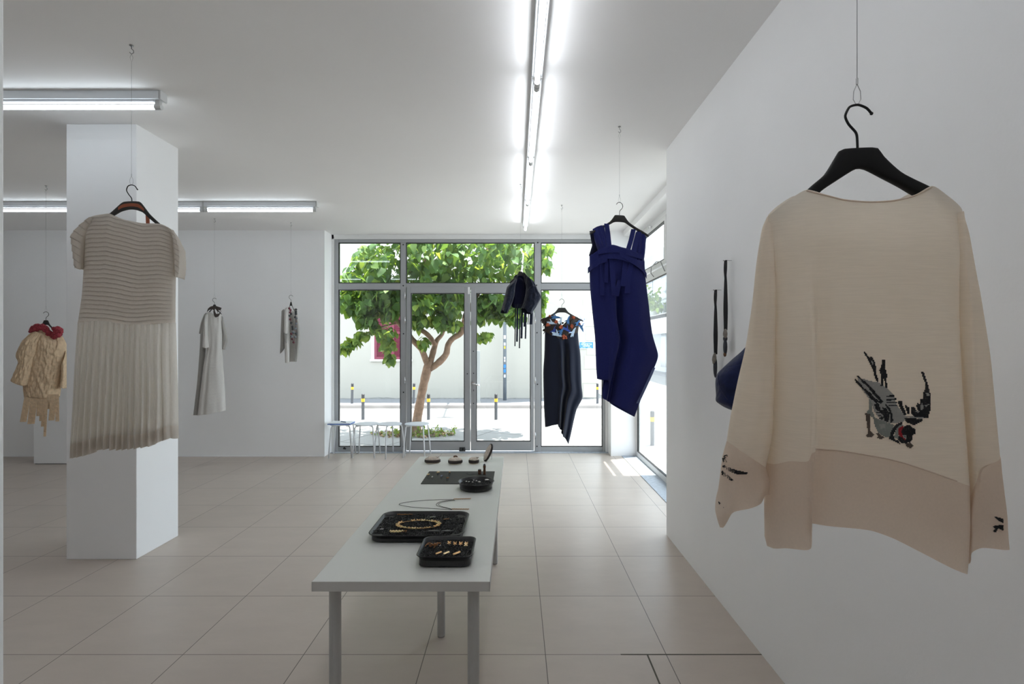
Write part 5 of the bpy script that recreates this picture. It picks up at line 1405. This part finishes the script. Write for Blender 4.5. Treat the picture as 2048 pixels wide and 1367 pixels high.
shell('sleeve', f5, [(1056, 560), (1058, 580), (1054, 600), (1047, 616)], [(1066, 566), (1076, 583), (1081, 594.5), (1073, 611), (1062, 628)], [(1056, 560), (1061, 562), (1066, 566)], [(1047, 616), (1055, 623), (1062, 628)], M['denim'], bo, depth=.06, nu=22, nv=36, fold=wob(.012, 4, 6, 12), neck=(-1, -1), top=.02, y0=-.035)
f3c = f5
for x, y1, w in ((1030.5, 692, 2.2), (1034.5, 683, 4.0), (1039.5, 696, 2.6), (1043.5, 676.5, 4.4), (1049, 653, 3.4), (1051.5, 677, 3.2), (1056.5, 648.5, 1.8), (1062, 648.5, 6.5)):
    rib([(x + .8, 608, .01, 1), (x + .4, 630, .012, 1), (x, 650 if y1 > 660 else 640, .006, 1), (x - .6, y1, .012, 1)], w * 5.1 / F, nm='hanging_strip', mat=M['denim'], par=bo)

# ------------------------------------------------------------------ 6. long off white dress (turned, left of the shopfront)
M['linen'] = cloth('off_white_linen', (.74, .72, .69), transl=.22, var=.05, stretch=(160, 160, 160), bump=.12, wrinkle=.15, wscale=8)
M['linen_shaded'] = cloth('shaded_off_white_linen', (.40, .385, .36), transl=.12, var=.06, stretch=(160, 160, 160), bump=.12)  # off white linen darkened: shade of turned-away parts put into the colour
M['bow_dark'] = cloth('dark_taupe_ribbon', (.075, .062, .055), transl=.05, var=.15, stretch=(120, 120, 120))
f6 = Fr(428, 6.49, 18)
hg6, ht = std_hanger(f6, 429, 608.5, 'charcoal hanger holding the long off white dress', side=1, sc=.9, width=.40)
wire(f6, ht.x, ht.z, 'thin steel wire holding the long off white dress')
dw = f6.place(thing('dress', 'long off white linen dress with a dark ribbon collar against the back wall', 'dress'))
def lf(s, t): return .010 * noise.noise(Vector((s * 5, t * 3, 2))) + .02 * t * math.exp(-((s - .25) / .06) ** 2) - .002 * (1 if (t * 40) % 1 < .15 and t > .4 else 0)
shell('front', f6, [(413, 624), (415, 660), (414, 694), (407, 730), (402, 770), (395, 830)], [(443, 629.5), (445, 666), (445.6, 713), (449.5, 770), (452, 820)], [(413, 624), (418, 623), (427, 630), (436, 631), (440, 627), (443, 629.5)], [(395, 830), (405, 829), (416, 828), (435, 824), (452, 820)], M['linen'], dw, depth=.07, nu=36, nv=110, fold=lf, neck=(.2, .85), top=.02, y0=-.02)
shell('side_panel', f6, [(410, 627), (404, 656), (401, 669), (400, 694), (395, 761), (387, 829)], [(415, 626), (416, 660), (412, 694), (408, 740), (400, 800), (397, 830)], [(410, 627), (412, 625), (415, 626)], [(387, 829), (392, 830), (397, 830)], M['linen_shaded'], dw, depth=.05, nu=20, nv=60, y0=.045, neck=(-1, -1), top=.02)
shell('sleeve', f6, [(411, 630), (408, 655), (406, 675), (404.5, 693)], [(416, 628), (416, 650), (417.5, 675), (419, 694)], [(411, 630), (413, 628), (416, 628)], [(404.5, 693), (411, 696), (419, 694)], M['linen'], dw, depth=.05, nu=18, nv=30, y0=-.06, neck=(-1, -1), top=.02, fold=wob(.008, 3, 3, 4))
shell('sleeve', f6, [(408.5, 628), (402, 645), (398, 666.5)], [(412, 628), (408, 650), (404, 667.5)], [(408.5, 628), (410, 627), (412, 628)], [(398, 666.5), (401, 667.5), (404, 667.5)], M['linen_shaded'], dw, depth=.03, nu=12, nv=20, y0=.07, neck=(-1, -1), top=.015)
shell('sleeve', f6, [(442, 631), (443, 650), (444.5, 670), (445, 698)], [(446, 637), (450, 655), (453, 667.5), (455, 681), (450, 699)], [(442, 631), (444, 633), (446, 637)], [(445, 698), (447, 698.5), (450, 699)], M['linen_shaded'], dw, depth=.04, nu=14, nv=30, y0=.0, neck=(-1, -1), top=.02, fold=wob(.008, 3, 4, 6))
b = MB()
for pts, w in ((((415, 620), (420, 616), (426, 615), (430, 618)), 7), (((430, 614), (436, 616), (442, 618)), 6), (((428, 619), (429, 626), (432, 631), (438, 629), (441, 624)), 7), (((432, 616), (436, 622), (434, 628)), 4)):
    A = crv([tuple(f6.p(p[0], p[1], -.065 - .01 * i)) for i, p in enumerate(pts)], 14)
    b.ribbon([Vector(a) for a in A], w * 6.49 / F, (.3, .2, 1), .004)
b.build('ribbon_collar', M['bow_dark'], dw)

# ------------------------------------------------------------------ 7. short off white jacket and its bead necklace
f7 = Fr(581, 6.70, 20)
hg7, ht = std_hanger(f7, 582, 603.5, 'charcoal hanger holding the short off white jacket', side=1, sc=1.0, width=.24)
wire(f7, ht.x, ht.z, 'thin steel wire holding the short off white jacket')
jw = f7.place(thing('jacket', 'short off white jacket seen from the side near the shopfront corner', 'jacket'))
shell('back', f7, [(563, 622), (562, 650), (561, 674), (560, 707)], [(571, 620), (571, 650), (570, 680), (569.5, 695)], [(563, 622), (567, 618), (571, 620)], [(560, 707), (564, 702), (569.5, 695)], M['linen_shaded'], jw, depth=.05, nu=16, nv=30, y0=.06, neck=(-1, -1), top=.02)
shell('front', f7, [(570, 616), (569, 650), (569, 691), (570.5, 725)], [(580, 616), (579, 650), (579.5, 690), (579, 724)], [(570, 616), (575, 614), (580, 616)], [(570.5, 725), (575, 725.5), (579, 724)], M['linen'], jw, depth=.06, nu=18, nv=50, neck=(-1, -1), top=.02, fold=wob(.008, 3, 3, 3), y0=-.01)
shell('front', f7, [(588, 617), (591, 650), (591, 690), (592, 723)], [(594, 620), (598, 645.5), (600.5, 669), (598, 697), (593.5, 722)], [(588, 617), (591, 617), (594, 620)], [(592, 723), (592.7, 723), (593.5, 722)], M['linen_shaded'], jw, depth=.05, nu=16, nv=50, neck=(-1, -1), top=.02, y0=.0)
shell('lining', f7, [(578, 618), (578, 660), (579, 723)], [(592, 619), (593, 660), (592.5, 723)], [(578, 618), (585, 622), (592, 619)], [(579, 723), (586, 723), (592.5, 723)], cloth('pale_lining', (.70, .69, .66), transl=.2), jw, depth=.02, nu=16, nv=30, y0=.07, neck=(-1, -1), top=.01)
sv = shell('sleeve', f7, [(569, 619), (568, 640), (567.5, 664)], [(577, 617), (577, 640), (575.5, 667)], [(569, 619), (573, 617), (577, 617)], [(567.5, 664), (571, 667), (575.5, 667)], M['linen'], jw, depth=.045, nu=16, nv=24, y0=-.07, neck=(-1, -1), top=.02)
shell('cuff', f7, [(568, 664), (568.5, 675), (570, 684)], [(575, 667), (575, 676), (574, 684)], [(568, 664), (571, 667), (575, 667)], [(570, 684), (572, 684.5), (574, 684)], M['linen_shaded'], sv, depth=.03, nu=12, nv=12, y0=-.06, neck=(-1, 2), top=.03)
nk2 = f7.place(thing('necklace', 'long necklace of dark round beads draped over the short off white jacket', 'necklace'))
def c7(x, y): return (550 + x * .117, 580 + y * .117)
M['bead_dark'] = plain('dark_bead', (.035, .04, .045), .4); M['bead_wine'] = plain('wine_bead', (.13, .02, .035), .4); M['bead_grey'] = plain('grey_bead', (.16, .18, .20), .4)
s1 = [(245, 310), (265, 340), (258, 378), (275, 402), (252, 437), (260, 498), (280, 558), (298, 625), (303, 663), (312, 722), (280, 745), (282, 790), (293, 835), (318, 890)]
s2 = [(360, 330), (360, 370), (360, 405), (345, 462), (370, 480), (362, 570), (350, 655), (358, 740), (345, 800), (318, 890)]
for sidx, st_ in enumerate((s1, s2)):
    P = [f7.p(*c7(*q), -.080) for q in st_]
    MB().tube(P, .0022, 5).build('cord', M['bead_wine'], nk2)
    for i, p in enumerate(P[:-1] if sidx else P):
        mn = ('bead_wine', 'bead_wine', 'bead_wine', 'bead_dark', 'bead_dark', 'bead_wine', 'bead_dark', 'bead_dark', 'bead_dark', 'bead_grey', 'bead_wine', 'bead_grey', 'bead_wine', 'bead_wine')[i] if sidx == 0 else ('bead_dark', 'bead_dark', 'bead_dark', 'bead_dark', 'bead_grey', 'bead_grey', 'bead_grey', 'bead_dark', 'bead_grey', 'bead_dark')[i]
        r = .0145 if i not in (9,) else .019
        MB().blob(p + Vector((0, -.004, 0)), (r, .009, r), 12, 8).build('bead', M[mn], nk2, smooth=True)

# ------------------------------------------------------------------ 8. tan woven paper jacket (far left)
M['kraft'] = cloth('tan_kraft_paper', (.72, .55, .37), transl=.16, var=.10, stretch=(40, 40, 40), bump=.3, sheen=0, wrinkle=.35, wscale=18)
M['red_rope'] = plain('red_twisted_rope', (.30, .03, .045), .75, var=.45, vscale=110, bump=.8, bscale=70)
f8 = Fr(92, 5.15, 16)
hg8, ht = std_hanger(f8, 92, 640, 'charcoal hanger holding the tan paper jacket with the red collar', side=-1, sc=.95, width=.5)
wire(f8, ht.x, ht.z, 'thin steel wire holding the tan paper jacket')
jk = f8.place(thing('jacket', 'tan woven paper jacket with red rope collar and strip fringe', 'jacket'))
def weave(a, nx, ny):
    def f(s, t):
        x, y = s * nx, t * ny
        i, j = math.floor(x), math.floor(y)
        h = math.sin((x - i) * math.pi) ** .4 * math.sin((y - j) * math.pi) ** .4
        return -a * (h * (1.1 if (i + j) % 2 else .35)) + .012 * noise.noise(Vector((s * 7, t * 7, 3))) + .006 * noise.noise(Vector((s * 22, t * 16, 5)))
    return f
def c8(x, y): return (x * .2925, 560 + y * .2925)
bw = shell('body', f8, [c8(200, 375), c8(185, 480), c8(170, 600), c8(165, 720), c8(172, 800)], [c8(430, 385), c8(452, 440), c8(455, 520), c8(440, 620), c8(415, 720), c8(402, 792)], [c8(200, 375), c8(225, 350), c8(290, 340), c8(355, 385), c8(400, 378), c8(430, 385)], [c8(172, 800), c8(230, 800), c8(320, 815), c8(402, 792)], M['kraft'], jk, depth=.10, nu=80, nv=90, fold=weave(.007, 13, 13), bfold=wob(.01, 4, 4, 2), neck=(.25, .85), top=.03, neckd=.06)
shell('sleeve', f8, [c8(195, 372), c8(160, 420), c8(120, 500), c8(133, 560), c8(112, 620), c8(80, 680)], [c8(290, 365), c8(270, 450), c8(240, 560), c8(225, 620), c8(205, 712)], [c8(195, 372), c8(240, 350), c8(290, 365)], [c8(80, 680), c8(145, 722), c8(205, 712)], M['kraft'], jk, depth=.075, nu=44, nv=80, fold=weave(.007, 7, 11), bfold=wob(.01, 4, 4, 2), neck=(-1, -1), top=.02, y0=-.07, blen=.05)
shell('sleeve', f8, [c8(432, 560), c8(428, 620), c8(425, 670), c8(415, 725)], [c8(452, 480), c8(455, 600), c8(452, 670), c8(440, 740)], [c8(432, 560), c8(444, 520), c8(452, 480)], [c8(415, 725), c8(428, 738), c8(440, 740)], M['kraft'], jk, depth=.06, nu=20, nv=40, fold=wob(.01, 4, 4, 6), neck=(-1, -1), top=.02, y0=-.02)
b = MB(); random.seed(41)
for pts in (((212, 352), (235, 325), (270, 312), (305, 318), (330, 345), (352, 378)), ((418, 350), (405, 345), (385, 355), (365, 385)), ((225, 348), (260, 326), (300, 334), (335, 368)), ((412, 370), (390, 378), (368, 390)), ((418, 352), (400, 335), (370, 335))):
    P = [f8.p(*c8(*q), -.06 - .03 * math.sin(math.pi * i / (len(pts) - 1))) for i, q in enumerate(pts)]
    A = crv([tuple(p) for p in P], 26)
    for k, a in enumerate(A):
        b.blob(Vector(a) + Vector((random.gauss(0, .004), random.gauss(0, .004), random.gauss(0, .004))), (.020, .020, .020), 7, 5, .25)
b.build('rope_collar', M['red_rope'], jk)
f3c = f8
k8 = .2925 * 5.15 / F
for x0_, x1_, y1_, w in ((192, 158, 968, 36), (235, 212, 982, 40), (270, 264, 928, 26), (288, 280, 962, 20), (312, 290, 1000, 18), (320, 306, 1068, 15), (348, 358, 895, 32), (368, 352, 958, 34), (390, 392, 965, 22), (330, 328, 880, 14)):
    p0, p1 = c8(x0_, 780), c8(x1_, y1_)
    yy = -.085 if x0_ not in (360, 285, 250) else .05
    rib([(*p0, yy, 1), (p0[0] * .6 + p1[0] * .4, p0[1] * .6 + p1[1] * .4, yy - .012, 1), (*p1, yy + .01, 1)], w * k8, nm='paper_strip', mat=M['kraft'], par=jk, th=.002)

# ------------------------------------------------------------------ 9. pieces on the right wall
def wp(px, py, off): # point beside the right wall, off metres in front of it
    X = 1.22 - off; Y = X * F / (px - CX)
    return Vector((X, Y, H - (py - CY) / F * Y))
M['strap_black'] = plain('black_ribbon', (.014, .014, .017), .7)
M['wood_dark'] = plain('dark_blue_wood', (.022, .024, .034), .5, var=.3, vscale=40)
M['bone'] = plain('grey_brown_shell', (.20, .175, .15), .6, var=.3, vscale=60)
def wall_necklace(px_t, py_t, px_b, py_b, label, lo):
    top = wp(px_t, py_t, .035); bot = wp(px_b, py_b, .03)
    o = thing('pendant_necklace', label, 'necklace', tuple(top), group='ribbon necklaces on the wall')
    Lr = top.z - bot.z
    for s, sy in ((-1, .0), (1, .0)):
        pts = [Vector((.002, s * .004, .0)), Vector((.001 * s, s * .010, -.05)), Vector((.007 * s, s * .012, -.13)), Vector((.011 * s, s * .012, -Lr * .7)), Vector((.006 * s, s * .006, -Lr))]
        A = crv([tuple(p) for p in pts], 20)
        MB().ribbon([Vector(a) for a in A], .015 if s > 0 else .012, (1, .15, 0), .0015).build('ribbon', M['strap_black'], o)
    pn_ = MB()
    if lo:
        pn_.blob((0, .004, -Lr - .075), (.010, .019, .065), 14, 10)
        pn_.build('pendant', M['wood_dark'], o, smooth=True)
        MB().blob((-.012, -.014, -Lr - .025), (.008, .026, .034), 8, 6, .3, Matrix.Rotation(.5, 3, 'X')).build('shell_plate', M['bone'], o)
    else:
        pn_.blob((0, .004, -Lr - .095), (.010, .020, .048), 14, 10)
        pn_.build('pendant', M['wood_dark'], o, smooth=True)
        MB().blob((0, .004, -Lr - .048), (.010, .022, .018), 12, 8).build('neck_piece', M['wood_dark'], o, smooth=True)
        MB().blob((-.004, -.006, -Lr - .02), (.009, .024, .028), 12, 8, .12).build('rosette', M['bone'], o)
        MB().blob((-.002, .004, -Lr - .137), (.008, .012, .014), 10, 6).build('tip', M['bronze'], o, smooth=True)
    p = thing('wall_pin', 'thin steel pin in the wall carrying the ' + ('lower' if lo else 'upper') + ' ribbon necklace', 'pin', tuple(top), group='pins in the right wall')
    MB().tube([(-.012, 0, -.002), (.036, 0, -.002)], .0016, 6).blob((-.012, 0, -.002), (.003, .003, .003), 6, 4).build('shaft', M['wire'], p)
wall_necklace(1451, 520, 1450, 660, 'black ribbon necklace with a pointed pendant and round rosette, higher one on the right wall', False)
wall_necklace(1431, 579, 1430, 708, 'black ribbon necklace with a blunt pendant and shell plate, lower one on the right wall', True)
# navy bag-like garment beside the wall, partly behind the blouse sleeve
M['navy_cloth'] = cloth('navy_brushed_cotton', (.010, .016, .06), transl=.03, var=.25, stretch=(30, 30, 30), bump=.2, sheen=.25, wrinkle=.5, wscale=9)
f9 = Fr(1470, 2.55, 0)
f9.X = (1470 - CX) / F * 2.55
nvb = f9.place(thing('cloth_bag', 'navy cotton pouch hanging on the right wall, half hidden by the blouse sleeve', 'bag'))
shell('body', f9, [(1490, 695), (1474, 713), (1452, 732), (1436, 748), (1432.5, 765), (1434, 790), (1434, 803), (1450, 814), (1462, 819)], [(1520, 700), (1512, 740), (1505, 790), (1498, 830)], [(1490, 695), (1505, 694), (1520, 700)], [(1462, 819), (1478, 824), (1498, 830)], M['navy_cloth'], nvb, depth=.075, nu=30, nv=50, fold=wob(.014, 3, 3, 7), neck=(-1, -1), top=.02)
A = crv([(1437, 750), (1439, 770), (1450, 790), (1463, 808), (1470, 815)], 16)
MB().tube([f9.p(a[0], a[1], -.05 - .02 * k / 16) for k, a in enumerate(A)], .0025, 6).build('seam', M['navy_cloth'], nvb, smooth=True)
MB().ribbon([f9.p(1505, 696, 0), f9.p(1508, 650, 0), f9.p(1510, 640, .02)], .02, (1, 0, 0), .002).build('hanging_loop', M['navy_cloth'], nvb)
